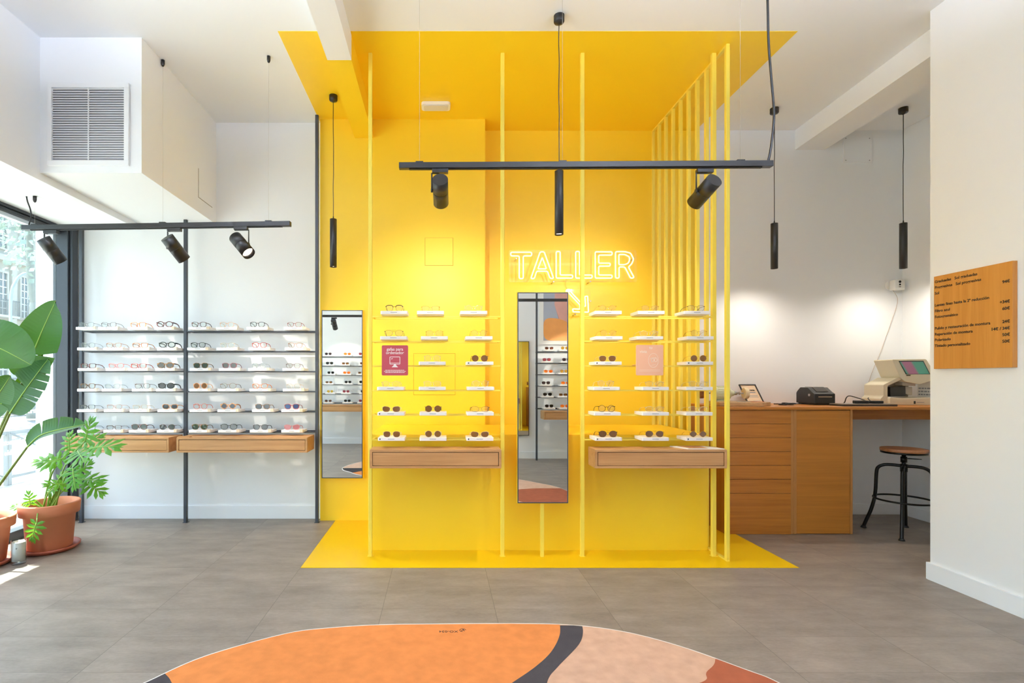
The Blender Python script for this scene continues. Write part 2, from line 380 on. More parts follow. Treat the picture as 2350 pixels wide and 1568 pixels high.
rack('yellow two-post eyewear rack left of the tall mirror',[(-.490,HC,.026),(.438,HC,.026)],[(-.477,.425)],YR,3.692,YMET)
rack('yellow two-post eyewear rack right of the tall mirror',[(.999,HC,.026),(1.922,HC,.030)],[(1.012,1.907)],YR,3.692,YMET)
# slatted screen
t=thing('slatted_screen','row of thin yellow floor-to-ceiling bars screening the workshop','screen',(1.963,3.49,0))
for k in range(10):
    if k==1: continue
    y=3.49+.135*k; MB().box(1.963-.013,1.963+.013,y-.013,y+.013,.014,HC-.016).build('bar',[YMET],t,bevel=.003)
MB().box(1.952,1.974,3.477,4.699,HC-.016,HC-.0026).build('top_rail',[YMET],t)
MB().box(1.952,1.974,3.477,4.699,.0025,.014).build('bottom_rail',[YMET],t)

# wall drawers
def drawer(name,label,x0,x1,yf,yb,z0,z1):
    t=thing(name,label,'drawer box',((x0+x1)/2,yb,z0))
    b=.016; g=1 if yb>yf else -1
    c=MB(); c.box(x0,x1,yf,yb,z1-b,z1); c.box(x0,x1,yf,yb,z0,z0+b); c.box(x0,x0+b,yf,yb,z0+b,z1-b); c.box(x1-b,x1,yf,yb,z0+b,z1-b)
    c.build('case',[OAK],t,bevel=.0012)
    MB().box(x0+b,x1-b,yb-.01*g,yb-.002*g,z0+b,z1-b).box(x0+b,x1-b,yf+.02*g,yf+.022*g,z0+b,z1-b).build('inner_back',[OAKD],t)
    MB().box(x0+b+.0035,x1-b-.0035,yf+.003*g,yf+.019*g,z0+b+.003,z1-b-.0045).build('drawer_front',[OAK],t,bevel=.0008)
    return t
drawer('wall_console','oak wall drawer behind the potted plants under the black rack',-3.075,-2.224,4.18,4.41,.643,.766)
drawer('wall_console','wider oak wall drawer under the right bay of the black rack',-2.160,-1.089,4.18,4.41,.643,.766)
drawer('wall_console','oak wall drawer under the yellow rack left of the tall mirror',-.470,.409,3.41,3.57,.649,.7745)
drawer('wall_console','oak wall drawer with a magazine on it, right of the tall mirror',1.037,1.917,3.41,3.57,.649,.7745)
tag(MB().prism(rrect(-.05,.05,-.014,.014,.003,2),(.345,3.43,.7748),(1,0,0),(0,1,0),(0,0,.006)).build('wood_slip',[OAK]),'small flat wooden slip on the right end of the left yellow-rack drawer','wood slip')
tag(MB().prism(rrect(-.05,.05,-.02,.02,.003,2),(-2.11,4.215,.7663),(1,0,0),(0,1,0),(0,0,.006)).build('wood_slip',[OAK]),'small flat wooden slip on the wider drawer under the black rack','wood slip')
t=thing('magazine','white open magazine lying on the drawer right of the tall mirror','magazine',(1.76,3.49,.7745))
MB().prism([(1.60,3.555),(1.66,3.42),(1.905,3.418),(1.83,3.56)],(0,0,.7748),(1,0,0),(0,1,0),(0,0,.006)).build('pages',[mat('paper','efe9e0',.7)],t)
MB().prism([(1.68,3.43),(1.80,3.43),(1.80,3.54),(1.645,3.54)],(0,0,.7809),(1,0,0),(0,1,0),(0,0,.0006)).build('picture',[mat('magazine_picture','c08a5c',.5,var=.6,vscale=25)],t)

# ------------------------------------------------------------------ trays and glasses
def tray_meshes():
    b=MB().prism(rrect(-.0925,.0925,0,.148,.008,3),(0,0,0),(1,0,0),(0,1,0),(0,0,.0225)).mesh('tray',[TRAY],.0015,1)
    p=MB().box(-.024,.02,-.0008,.0002,.0105,.0135).mesh('printed_name',[PRINT])
    g=MB().box(.066,.0905,-.003,.03,.0225,.0265).box(.066,.0905,-.003,-.001,.004,.0225).mesh('price_tag',[TAGW],.0006,1)
    q=MB().box(-.082,-.074,-.0008,.0002,.008,.016).mesh('printed_mark',[TEXTB])
    return b,p,g,q
TB,TPR,TG,TQ=tray_meshes()
def tray(x,y,z,label,group,tagged,mark=False,w=1.0):
    t=thing('display_tray',label,'tray',(x,y,z),group)
    for nm,me in (('tray_body',TB),('printed_name',TPR))+((('price_tag',TG),) if tagged else ())+((('printed_mark',TQ),) if mark else ()):
        o=bpy.data.objects.new(nm,me); C.objects.link(o); o.parent=t; o.scale=(w,1,1)
SH={'rect':(.0255,.0170,4.0),'soft':(.0240,.0195,2.7),'round':(.0225,.0215,2.0),'oval':(.0265,.0190,2.0),'cat':(.0258,.0185,2.5),'avi':(.0262,.0212,2.4),'hex':(.0245,.0205,1.45),'big':(.0285,.0220,2.1)}
def outline(kind,ex=0.0,n=28):
    w,h,e=SH[kind]; w+=ex;h+=ex; pts=[]
    for i in range(n):
        t=2*PI*i/n; c,s=math.cos(t),math.sin(t)
        x=math.copysign(abs(c)**(2/e),c)*w; z=math.copysign(abs(s)**(2/e),s)*h
        q=z/h
        if kind in('rect','soft'): x*=1-.13*max(0,-q)
        if kind=='cat':
            z+=.0045*max(0,x/w)*max(0,q)-.001*max(0,-x/w)*max(0,q); x*=1-.12*max(0,-q)
        if kind=='avi':
            x*=1-.16*max(0,-q); z=z-.002*max(0,-x/w) if q>0 else z; x+=.002*max(0,-q)
        if kind=='big': x*=1-.08*max(0,-q)
        pts.append((x,z))
    return pts
TH={'A':.0034,'B':.0062,'T':.0020,'M':.0009,'H':.0009}
GM={}
def glass_meshes(kind,style):
    k=(kind,style)
    if k in GM: return GM[k]
    w,h,e=SH[kind]; t=TH[style]; br=.0085 if style!='B' else .0075
    cx=w+br+(t*.5); hc=h+t; inn=outline(kind); out=outline(kind,t)
    f=MB(); d=.0042 if style in 'AB' else .003
    for sg in (-1,1):
        if style in 'MH':
            f.tube([(sg*(cx+x),0,hc+z) for x,z in inn],.0009,6,0,True)
            for q in (-1,): f.sphere((sg*(cx-w-.001),.006,hc-h*.15),.0035,8,1,(.55,.8,1.2))
            if style=='H':
                top=[(sg*(cx+x*1.04),0,hc+z*1.04+.0005) for x,z in inn if z>h*.25]
                top.sort(key=lambda q:q[0]); f.tube(top,.0024,6,0)
        else:
            f.ring([(sg*x,z) for x,z in inn],[(sg*x,z) for x,z in out],(sg*cx,-d/2,hc),(1,0,0),(0,0,1),(0,d,0))
        # end piece
        ze=hc+h*.62; xe=cx+w+t*.6
        f.obox((sg*xe,.001,ze),(.003 if style!='B' else .005,0,0),(0,.0025,0),(0,0,.002 if style in 'MTH' else .0035))
    zb=hc+h*(.45 if kind!='rect' else .35); bw=cx-w
    r={'A':.0024,'B':.0034,'T':.0016,'M':.0010,'H':.0014}[style]
    f.tube([(-bw,0,zb-.001),(-bw*.5,-.001,zb+.0018),(0,-.0012,zb+.0026),(bw*.5,-.001,zb+.0018),(bw,0,zb-.001)],r,6)
    if kind=='avi' : f.tube([(-bw-.006,0,hc+h*.9),(0,-.0005,hc+h*.96),(bw+.006,0,hc+h*.9)],r*.85,6)
    fm=f.mesh('frame',[None,None] if style in 'MH' else [None])
    if style in 'MH': fm.materials[1]=mat('nose_pad','efe8d8',.2)
    tm={}
    for sg in (-1,1):
        xe=cx+w+t*.6; ze=hc+h*.62; zend=.0012
        path=[(0,ze),(.03,ze-.0005),(.062,ze-.003),(.085,ze-.009),(.100,ze-.019),(.107,zend+.006),(.109,zend)]
        path=[(p.x,p.y) for p in catmull([(a,b,0) for a,b in path],3)]
        m=MB()
        if style in 'MH':
            m.tube([(sg*(xe+.001),y,z) for y,z in path],[.0010 if y<.075 else .0017 for y,z in path],6)
        else:
            hh={'A':.0026,'B':.0060,'T':.0017}[style]; th={'A':.0016,'B':.0022,'T':.0011}[style]; vs=[]
            n=len(path)
            for i,(y,z) in enumerate(path):
                a=V(path[min(i+1,n-1)])-V(path[max(i-1,0)]); a.normalize(); nn=V((-a.y,a.x))
                q=hh*(1-.55*(y/.109)) if style=='B' else hh*(1-.25*(y/.109))
                for sx,sn in ((-1,-1),(1,-1),(1,1),(-1,1)): vs.append((sg*xe+sx*th,y+nn.x*q*sn,z+nn.y*q*sn))
            fs=[(i*4+k,i*4+(k+1)%4,i*4+4+(k+1)%4,i*4+4+k) for i in range(n-1) for k in range(4)]+[(3,2,1,0),tuple(range(4*n-4,4*n))]
            m.add(vs,fs,0)
        tm[sg]=m.mesh('temple',[None])
    lm={}
    for sg in (-1,1):
        m=MB(); m.prism([(sg*x*.985,z*.985) for x,z in inn],(sg*cx,-.0006,hc),(1,0,0),(0,0,1),(0,.0012,0)); lm[sg]=m.mesh('lens',[None])
    GM[k]=(fm,tm,lm); return GM[k]
def setm(o,m):
    o.material_slots[0].link='OBJECT'; o.material_slots[0].material=m
FC={'clr':clear('clear_grey_acetate','9a9ca0','e8eaec',.06,.1,.55),'grn':mat('grey_acetate','8d9397',.3),'brn':tort('brown_tortoise','3a1c10','6b3a20'),'amb':tort('amber_acetate','b8560e','e08a2c',30),
 'dred':tort('dark_red_acetate','45120c','7a2414',40),'blk':mat('black_acetate','15120f',.25),'hon':tort('honey_tortoise','7a4014','b9712c'),'cor':mat('coral_acetate','e04a38',.3),'red':tort('red_acetate','8e1f10','b8391f',40),
 'tor':tort('dark_tortoise','2c1a0c','8a5a24'),'blu':mat('blue_grey_acetate','8a97a3',.3),'pnk':clear('pale_pink_acetate','e2b4a2','fbeee8',.06,.1,.5),'tan':tort('tan_tortoise','a8602c','d6985c'),
 'pea':mat('peach_acetate','e9a368',.3),'plm':mat('plum_black_acetate','2a1a1e',.25),'bur':mat('burgundy_acetate','7c2a34',.3),'org':tort('orange_acetate','b84e0c','dc7a1e',30),'gld':mat('gold_wire','e0b04a',.22,.9),
 'slv':mat('pale_gold_wire','efe3c2',.25,.7),'bkw':mat('black_wire','1c1712',.3,.4),'rdw':mat('rose_acetate','c8695a',.3),'ppl':clear('pale_clear_acetate','e9d3b4','fdf4e8',.06,.1,.45),'pks':clear('pink_sun_acetate','d98a86','f0c4bc',.06,.1,.7)}
LC={'':LENSC,'gry':clear('grey_sun_lens','62676e','6a7076',.12,.02,.45),'brn':clear('brown_sun_lens','86581f','90602a',.10,.02,.6),'grd':clear('graded_brown_lens','7a5430','8d6434',.12,.02,.55),'blu':clear('blue_mirror_lens','3a5f94','40608c',.2,.02,.6),'pnk':clear('pink_sun_lens','d0888c','e0a0a4',.1,.02,.5),'grn':clear('green_sun_lens','55625c','5c6a64',.14,.02,.5),'tan':clear('tan_sun_lens','9a7458','a98464',.12,.02,.5)}
CN={'clr':'clear grey','grn':'grey','brn':'brown','amb':'amber','dred':'dark red','blk':'black','hon':'honey brown','cor':'coral','red':'red','tor':'tortoiseshell','blu':'blue-grey','pnk':'pale pink','tan':'tan','pea':'peach','plm':'plum','bur':'burgundy','org':'orange','gld':'thin gold','slv':'pale gold','bkw':'thin black','rdw':'rose','ppl':'pale clear','pks':'pink'}
KN={'rect':'rectangular','soft':'square','round':'round','oval':'oval','cat':'cat-eye','avi':'aviator','hex':'angular','big':'oversized'}
ORD=['first','second','third','fourth']; ROW=['top','second','third','fourth','fifth','bottom']
def glasses(x,y,z,spec,label,group,yaw=0):
    kind,style,fc,lc=spec
    t=thing('sunglasses' if lc else 'eyeglasses',label,'sunglasses' if lc else 'glasses',(x,y,z),group); t.rotation_euler.z=yaw
    fm,tm,lm=glass_meshes(kind,style)
    o=bpy.data.objects.new('frame',fm); C.objects.link(o); o.parent=t; setm(o,FC[fc])
    for sg in (-1,1):
        o=bpy.data.objects.new('temple',tm[sg]); C.objects.link(o); o.parent=t; setm(o,FC[fc])
        o=bpy.data.objects.new('lens',lm[sg]); C.objects.link(o); o.parent=t; setm(o,LC[lc])
    return t
def S(s): a=s.split(','); return float(a[0]),(a[1],a[2],a[3],a[4] if len(a)>4 else '')
WL_=['199,cat,T,clr 250,cat,T,brn 317.5,rect,A,amb 378.5,oval,B,dred','202,soft,T,clr 261.5,cat,T,hon 322,rect,A,hon 384,oval,B,blk','203,rect,A,dred 267,cat,T,cor 318.5,rect,A,red 380,oval,B,tor,gry',
 '202,soft,A,tor 258.5,cat,T,blu 327,avi,T,brn 382,oval,B,blk,gry','201,rect,T,blk 263,cat,T,pnk 322,rect,T,ppl 390.5,cat,A,tan,gry','202,rect,T,blk 262,rect,T,brn 320,avi,A,brn,grn 384,avi,T,brn,gry']
WR_=['457,soft,A,brn 521,soft,T,pea 591,soft,A,plm 676,soft,T,red','455,soft,A,blk 522,soft,T,ppl 595.5,soft,A,red 678,soft,T,hon','461,soft,A,tor,grn 527,soft,A,bur,gry 594.5,soft,T,grn 673,soft,T,brn',
 '460,round,A,pea,tan 524,big,T,tor 597,cat,A,org 673.5,soft,T,ppl','460,round,A,rdw 524,hex,B,tan,gry 603,soft,A,tor,gry 670,soft,A,red,blu','458.5,avi,A,tor,grn 525.5,big,A,blk,gry 598,soft,A,plm,gry 670,cat,A,pks,pnk']
YLR=['905,soft,H,bkw 988,rect,M,gld 1087,hex,M,slv','904,avi,M,bkw 997,soft,M,gld 1099,round,M,gld','- 992,round,M,slv 1101,round,M,bkw,brn','897,oval,M,slv 992,soft,M,slv 1103,round,M,slv','898,cat,M,slv,brn 994,round,M,bkw,brn 1102,cat,M,bkw','899,soft,M,slv,brn 994,round,M,slv,brn 1101,cat,M,slv,brn']
YRR=['1394,hex,M,gld 1492,soft,M,gld 1597,soft,M,bkw','1396,round,M,gld 1489,oval,M,slv 1604,round,M,gld','1394,soft,M,slv,brn - 1603,round,M,gld,brn','1390,round,M,slv 1502,oval,M,slv 1602,oval,M,slv','1392,round,T,blk 1502,oval,M,slv 1601.5,oval,M,slv','1395,avi,M,bkw,grd 1502,avi,M,gld,grd 1602,hex,M,gld,grd']
seen=set()
def fill(rows,ytf,zs,bay,grp,gx,tagged,w=1.0,gdy=.022):
    for r,row in enumerate(rows):
        for i,s in enumerate(row.split()):
            if s=='-': continue
            px,spec=S(s); yg=ytf+gdy; x=X(px+gx(px),yg)
            n='%s %s %s'%(CN[spec[2]],KN[spec[0]],'sunglasses' if spec[3] else 'glasses')
            pos='%s from left, %s shelf, %s'%(ORD[i],ROW[r],bay)
            tray(min(x+.006,-2.312) if w<1 else x+(.006 if tagged else 0),ytf,zs[r]+.0006,'white tray under the %s pair %s'%(CN[spec[2]],pos),'display trays '+grp,tagged,mark=(not tagged and spec[3] and i%2==0),w=w)
            glasses(x,yg,zs[r]+.0234,spec,'%s, %s'%(n,pos),'glasses '+grp)
fill(WL_,4.325,ZW,'left black rack bay','on the black rack',lambda p:0,True,.94)
fill(WR_,4.325,ZW,'right black rack bay','on the black rack',lambda p:0,True)
fill(YLR,3.478,ZT,'left yellow rack','on the left yellow rack',lambda p:0,False)
fill(YRR,3.478,ZT,'right yellow rack','on the right yellow rack',lambda p:0,False)

# ------------------------------------------------------------------ small placards on the yellow racks
yp=3.476
def placard(x0,x1,z0,z1,m,label):
    t=thing('placard',label,'sign',((x0+x1)/2,yp,z0))
    MB().prism(rrect(x0,x1,z0,z1,.010,4),(0,yp,0),(1,0,0),(0,0,1),(0,.006,0)).build('panel',[m],t)
    MB().box((x0+x1)/2-.075,(x0+x1)/2+.075,yp+.006,YR+.01,ZT[2]+.0002,ZT[2]+.004).build('bracket',[m],t)
    return t
a0,a1,b0,b1=X(876,yp),X(936.5,yp),Z(862,yp),Z(792.7,yp)
t=placard(a0,a1,b0,b1,mat('raspberry_panel','b0424f',.45),'raspberry red placard with white lettering and a computer monitor drawing')
xc=(a0+a1)/2
text('lettering','gafas para',.0285,(xc,yp-.0006,b1-.036),(1,0,0),(0,0,1),TEXTW,t,.0004,.0003,'CENTER'); text('lettering','ordenador',.0285,(xc,yp-.0006,b1-.060),(1,0,0),(0,0,1),TEXTW,t,.0004,.0003,'CENTER')
ic=MB(); o=(xc,yp-.0009,b0+.102)
ic.ring(rrect(-.032,.032,-.022,.022,.002,2),rrect(-.036,.036,-.026,.026,.004,2),o,(1,0,0),(0,0,1),(0,.0009,0))
ic.box(xc-.032,xc+.032,yp-.0009,yp,b0+.085,b0+.087); ic.prism([(-.006,-.026),(.006,-.026),(.010,-.034),(.022,-.046),(-.022,-.046),(-.010,-.034)],o,(1,0,0),(0,0,1),(0,.0009,0)); ic.obox((xc-.02,yp-.0005,b0+.114),(.005,0,.002),(0,.0004,0),(-.0008,0,.002))
ic.build('monitor_drawing',[TEXTW],t)
fp=MB()
for k,(wd,zz) in enumerate(((.066,.034),(.074,.026),(.066,.018))):
    x=xc-wd
    rr=random.Random(k)
    while x<xc+wd-.004:
        l=min(rr.uniform(.006,.018),xc+wd-x); fp.box(x,x+l,yp-.0006,yp,b0+zz,b0+zz+.0035); x+=l+.0022
fp.build('fine_print',[TEXTW],t)
a0,a1,b0,b1=X(1460,yp),X(1522.3,yp),Z(861.8,yp),Z(791.8,yp)
PW=mat('pale_pink_ink','fae3d4',.6)
t=placard(a0,a1,b0,b1,mat('salmon_pink_panel','efb897',.45),'salmon pink placard with a pale oval face drawing')
text('lettering','vista',.027,(a0+.024,yp-.0006,b1-.054),(1,0,0),(0,0,1),PW,t,.0004,.0006)
text('lettering','tu',.027,(a0+.088,yp-.0006,b1-.027),(1,0,0),(0,0,1),PW,t,.0004,.0005)
f=MB(); o=(a0+.117,yp-.0008,b0+.102)
el=[(.035*math.cos(2*PI*i/40),.049*math.sin(2*PI*i/40)) for i in range(40)]; f.ring([(x*.93,z*.95) for x,z in el],el,o,(1,0,0),(0,0,1),(0,.0008,0))
c2=[(.011*math.cos(2*PI*i/20),.013*math.sin(2*PI*i/20)) for i in range(20)]
for dx in (-.001,.020): f.ring([(x*.7,z*.75) for x,z in c2],c2,V(o)+V((dx-.004,0,.003)),(1,0,0),(0,0,1),(0,.0008,0))
f.obox(V(o)+V((-.002,.0004,.017)),(.022,0,.004),(0,.0004,0),(0,0,.0014)); f.obox(V(o)+V((-.012,.0004,.002)),(.0015,0,0),(0,.0004,0),(0,0,.013)); f.obox(V(o)+V((0,.0004,-.031)),(.014,0,.002),(0,.0004,0),(0,0,.0012))
f.build('face_drawing',[PW],t)
MB().box(a0+.022,a1-.022,yp-.0004,yp,b0+.036,b0+.0375).box(a0+.022,a1-.022,yp-.0004,yp,b0+.028,b0+.0295).build('fine_print',[PW],t)

# ------------------------------------------------------------------ mirrors
def mirror(label,x0,x1,z0,z1,yf,yb,post=None,ym=1):
    t=thing('wall_mirror' if not post else 'standing_mirror',label,'mirror',((x0+x1)/2,yb,0 if post else z0))
    MB().box(x0-.004,x1+.004,yf+.006,yb,z0-.006,z1+.004).build('casing',[YEL if ym else ANTH],t,bevel=.002)
    fr=MB(); w=.006
    fr.box(x0,x1,yf,yf+.0055,z0,z0+w); fr.box(x0,x1,yf,yf+.0055,z1-w,z1); fr.box(x0,x0+w,yf,yf+.0055,z0+w,z1-w); fr.box(x1-w,x1,yf,yf+.0055,z0+w,z1-w); fr.build('rim',[ANTH],t)
    MB().box(x0+w,x1-w,yf+.003,yf+.0055,z0+w,z1-w).build('glass',[MIRR],t)
    if post: MB().box(post-.012,post+.012,yb+.002,yb+.026,.0025,z0+.5).build('support_post',[YMET],t,bevel=.002)
    return t
mirror('tall narrow wall mirror on the yellow wall beside the black rack',-1.031,-.675,.382,1.845,4.44,YC-.001)
mirror('tall narrow mirror standing on a post between the two yellow racks',.537,.888,.386,1.847,3.535,3.56,post=.714)

# ------------------------------------------------------------------ neon sign
YN=4.60
def zp(pts,y=YN): return [((1160+a/7.344-CX)/K*y,H-(560+b/7.344-CY)/K*y) for a,b in pts]
t=thing('neon_sign','yellow neon sign spelling TALLER with an arrow pointing down right','neon sign',(.95,YB,1.85))
LT=[('T',[(88,140),(442,140),(442,202),(300,202),(300,585),(232,585),(232,202),(88,202)],28),('A',[(585,133),(652,133),(812,582),(752,582),(708,460),(525,460),(487,585),(427,585)],26),
 ('L',[(855,128),(922,128),(922,524),(1132,524),(1132,576),(855,576)],24),('L',[(1183,128),(1249,128),(1249,524),(1460,524),(1460,576),(1183,576)],24),
 ('E',[(1513,133),(1797,133),(1797,188),(1572,188),(1572,324),(1765,324),(1765,374),(1572,374),(1572,524),(1797,524),(1797,576),(1513,576)],24),
 ('R',[(1855,130),(2010,130),(2110,155),(2160,255),(2130,335),(2072,388),(2170,570),(2110,580),(2010,388),(1915,388),(1915,576),(1855,576)],26)]
for ch,pl,r in LT:
    m=MB(); q=fillet(zp(pl),r/7.344/K*YN,5); m.tube([(x,YN,z) for x,z in q],.0056,8,0,True)
    if ch=='A': m.tube([(x,YN,z) for x,z in fillet(zp([(620,228),(690,420),(546,420)]),18/7.344/K*YN,4)],.0056,8,0,True)
    if ch=='R': m.tube([(x,YN,z) for x,z in fillet(zp([(1912,178),(2010,178),(2085,215),(2095,265),(2070,325),(2010,350),(1912,350)]),20/7.344/K*YN,4)],.0056,8,0,True)
    m.build('letter',[NEON],t)
m=MB(); m.tube([(x,YN,z) for x,z in fillet(zp([(1040,800),(1075,780),(1325,1050),(1352,1050),(1338,885),(1385,878),(1400,1150),(1140,1145),(1132,1095),(1258,1100),(1255,1030)]),16/7.344/K*YN,4)],.0056,8,0,True); m.build('arrow',[NEON],t)
m=MB(); m.prism(fillet(zp([(60,95),(2220,95),(2230,640),(60,640)]),.02),(0,YN+.012,0),(1,0,0),(0,0,1),(0,.004,0)); m.prism(fillet(zp([(1020,760),(1440,760),(1440,1190),(1090,1190)]),.02),(0,YN+.012,0),(1,0,0),(0,0,1),(0,.004,0)); m.build('backing_sheet',[ACRY],t)
for a,b in ((185,243),(815,633),(1438,630),(2182,235),(1440,960),(1183,1185)):
    (x,z),=zp([(a,b)]); MB().cyl((x,YN+.006,z),(x,YB-.001,z),.006,seg=12).build('standoff',[CHROME],t)
m=MB(); m.tube(catmull([P(1299,640,4.66),P(1298,655,4.68),P(1302,668,4.69),P(1303,680,4.69)]),.0025,6); m.build('cable',[clear('clear_cable','e8d070','fff2b0',.05,.1,.5)],t)

# ------------------------------------------------------------------ ceiling fittings
t=thing('emergency_light','white oblong emergency light on the yellow ceiling','emergency light',(-.033,4.25,HC-.003))
MB().prism(rrect(-.155,.085,4.195,4.31,.03,5),(0,0,HC-.0276),(1,0,0),(0,1,0),(0,0,.025)).build('housing',[mat('white_plastic','eeeeec',.4)],t,bevel=.004)
MB().prism(rrect(-.135,.065,4.21,4.295,.022,5),(0,0,HC-.0336),(1,0,0),(0,1,0),(0,0,.0055)).build('diffuser',[mat('opal_plastic','d8d6d2',.3)],t)
def lamp_light(kind,loc,target,energy,color,parent,size=45,blend=.6,rad=.03):
    l=bpy.data.lights.new('lamp_light',kind); l.energy=energy; l.color=color; l.shadow_soft_size=rad
    if kind=='SPOT': l.spot_size=math.radians(size); l.spot_blend=blend
    o=bpy.data.objects.new('lamp_light',l); C.objects.link(o); o.location=loc
    o.rotation_euler=(V(target)-V(loc)).to_track_quat('-Z','Y').to_euler()
    if parent is not None: o.parent=parent; o.location=V(loc)-WL[parent.name]
    return o
WARM=(1,.90,.77)
def track(label,a,b,anch,ceil):
    t=thing('lighting_track',label,'lighting track',(a+b)/2); d=(b-a).normalized(); sd=d.cross(V((0,0,1))).normalized(); up=V((0,0,1)); L=(b-a).length
    MB().obox((a+b)/2,d*(L/2),sd*.018,up*.017).build('rail',[BLK2],t,bevel=.002)
    MB().obox((a+b)/2-up*.0195,d*(L/2-.06),sd*.008,up*.0024).build('track_slot',[RUB],t)
    for px_f,ct in zip(anch,ceil):
        p=a+d*(px_f*L)
        MB().box(p.x-.022,p.x+.022,p.y-.012,p.y+.012,p.z+.017,p.z+.025).build('wire_clip',[BLK2],t)
        MB().tube([p+up*.024,(p.x,p.y,ct-.03)],.0008,6).build('suspension_wire',[WIRE],t)
        MB().lathe((p.x,p.y,ct-.046),[(.004,0),(.009,.006),(.0125,.02),(.0125,.045)],14).build('ceiling_anchor',[BLK2],t)
    return t
tl=track('black lighting track hung over the black rack by the window',V((X(53,3.72),3.72,2.349)),V((X(667,3.61),3.61,2.344)),(.045,.53,.92),(LOWC,HC,HC))
a=P(66,516,3.72); MB().tube(catmull([a,P(71,500,3.72),P(70,482,3.72),P(63,462,3.72),P(60,446,3.72),V((X(58,3.72),3.72,LOWC))]),.005,8).build('power_cord',[BLK],tl)
tr=track('long black lighting track hung in front of the yellow bay',V((X(916,3.01),3.01,2.503)),V((X(1771,2.99),2.99,2.506)),(.055,.44,.916),(HC,HC,HC))
MB().tube(catmull([P(1763,371,2.99),P(1769,340,2.99),P(1775,290,2.99),P(1776,250,2.98),P(1770,180,2.97),P(1764,100,2.96),P(1762,20,2.95),V((X(1761,2.95),2.95,HC))]),.0065,10).build('power_cord',[BLK],tr)
tb=track('black lighting track over the opposite wall, seen in the mirrors',V((-2.9,-.05,2.347)),V((2.6,-.05,2.347)),(.05,.5,.95),(HC,HC,HC))
def spot(label,top,axis,track_z,energy,off=(-.05,0,0),size=50,lit=False):
    """top = centre of the rear cap, axis = aim"""
    ax=V(axis).normalized(); top=V(top); t=thing('track_spotlight',label,'spotlight',top,'track spotlights')
    R,L=.0455,.185; e=top+ax*L
    b=MB(); b.cyl(top,top+ax*(L*.47),R,seg=32); b.cyl(top+ax*(L*.47),top+ax*(L*.49),R*.96,seg=32,caps=False); b.cyl(top+ax*(L*.485),top+ax*(L*.49),R,seg=32); b.cyl(top+ax*(L*.49),e,R,seg=32,caps=False)
    b.cyl(e,e-ax*.03,R,R*.86,seg=32,caps=False); b.build('lamp_body',[BLK2],t)
    MB().cyl(e-ax*.031,e-ax*.029,R*.86,seg=32).build('lit_face',[GLOW],t)
    sd=V(off); m=top+ax*(L*.45)
    br=MB(); ox=V((math.copysign(R+.006,sd.x if abs(sd.x)>1e-6 else -1),0,0)); zb=track_z-.045
    br.tube([(m.x+ox.x,m.y,m.z),(m.x+ox.x,m.y,zb),(top.x+ox.x*.1,m.y,zb)],.005,6); br.cyl((m.x+ox.x-.006,m.y,m.z),(m.x+ox.x+.006,m.y,m.z),.011,seg=14); br.build('bracket',[BLK2],t)
    MB().box(m.x-.05,m.x+.045,m.y-.016,m.y+.016,track_z-.045,track_z-.0225).build('adapter',[BLK2],t,bevel=.002)
    lamp_light('SPOT',e+ax*.004,e+ax,energy,WARM,t,size,.7,.03)
    return t
ztr=2.504; ztl=2.347
FILL_UP=165.0; FILL_DN=4.0; SKY=1.2; SUN=38.0; EXPO=0.39
def pd(px,py,Y): return P(px,py,Y)
SPW=45
spot('black track spotlight at the window end of the left track',P(99,548,3.66),(.20,.42,-.56),ztl,SPW)
spot('black track spotlight at the middle of the left track',P(383,545,3.60),(.28,.44,-.54),ztl,SPW)
spot('black track spotlight with lit face turned to the room, left track',P(540,545,3.64),(.68,-.32,-.75),ztl,SPW*.5,off=(.05,0,0))
spot('black track spotlight at the left end of the long track',P(1010,412,2.93),(.03,.86,-.42),ztr,SPW*.78,size=88)
spot('black track spotlight at the right end of the long track',P(1640,413,2.93),(-.20,.84,-.42),ztr,SPW*.78,size=88)
for i,(x,lb) in enumerate(((-1.87,'black spotlight on the opposite track seen in the left wall mirror'),(1.9,'unseen black fill spotlight added on the opposite track above the poster rack'))):  # second one is unseen, added for bounce off the opposite wall
    spot(lb,(x,-.05,2.27),(.05,-.55,-.6),ztl,40,size=70)
def pendant(label,px,py,ztop,zbot,en=30):
    Y=(HC-H)*K/(CY-py); x=X(px,Y); t=thing('pendant_lamp',label,'pendant lamp',(x,Y,HC),'cylinder pendant lamps')
    MB().lathe((x,Y,HC-.05),[(.006,-.006),(.012,0),(.030,.006),(.033,.012),(.033,.0495)],24).build('canopy',[BLK2],t)
    rr=random.Random(px); pts=[(x+rr.uniform(-.002,.002)*(0<i<8),Y,HC-.05+(ztop+.02-HC+.05)*i/8) for i in range(9)]
    MB().tube(catmull(pts,4),.0028,8).build('cord',[BLK],t)
    b=MB(); b.lathe((x,Y,zbot),[(.0235,.012),(.0255,0),(.0272,0),(.0272,ztop-zbot-.001),(.025,ztop-zbot),(.006,ztop-zbot),(.004,ztop-zbot+.022)],32); b.build('lamp_tube',[BLK2],t)
    MB().cyl((x,Y,zbot+.010),(x,Y,zbot+.013),.0236,seg=28).build('lit_face',[GLOW],t)
    lamp_light('SPOT',(x,Y,zbot-.003),(x,Y,0),en if en<40 else 19,WARM,t,112 if en<40 else 160,1,.022)
pendant('black cylinder pendant lamp over the left wall mirror',765,219,2.537,2.15)
pendant('black cylinder pendant lamp hanging behind the long lighting track',1283,36,2.557,2.156,39)
pendant('black cylinder pendant lamp just right of the slatted screen',1777,249,2.563,2.18,41)
pendant('black cylinder pendant lamp above the stool and counter',2073,248,2.563,2.18,41)

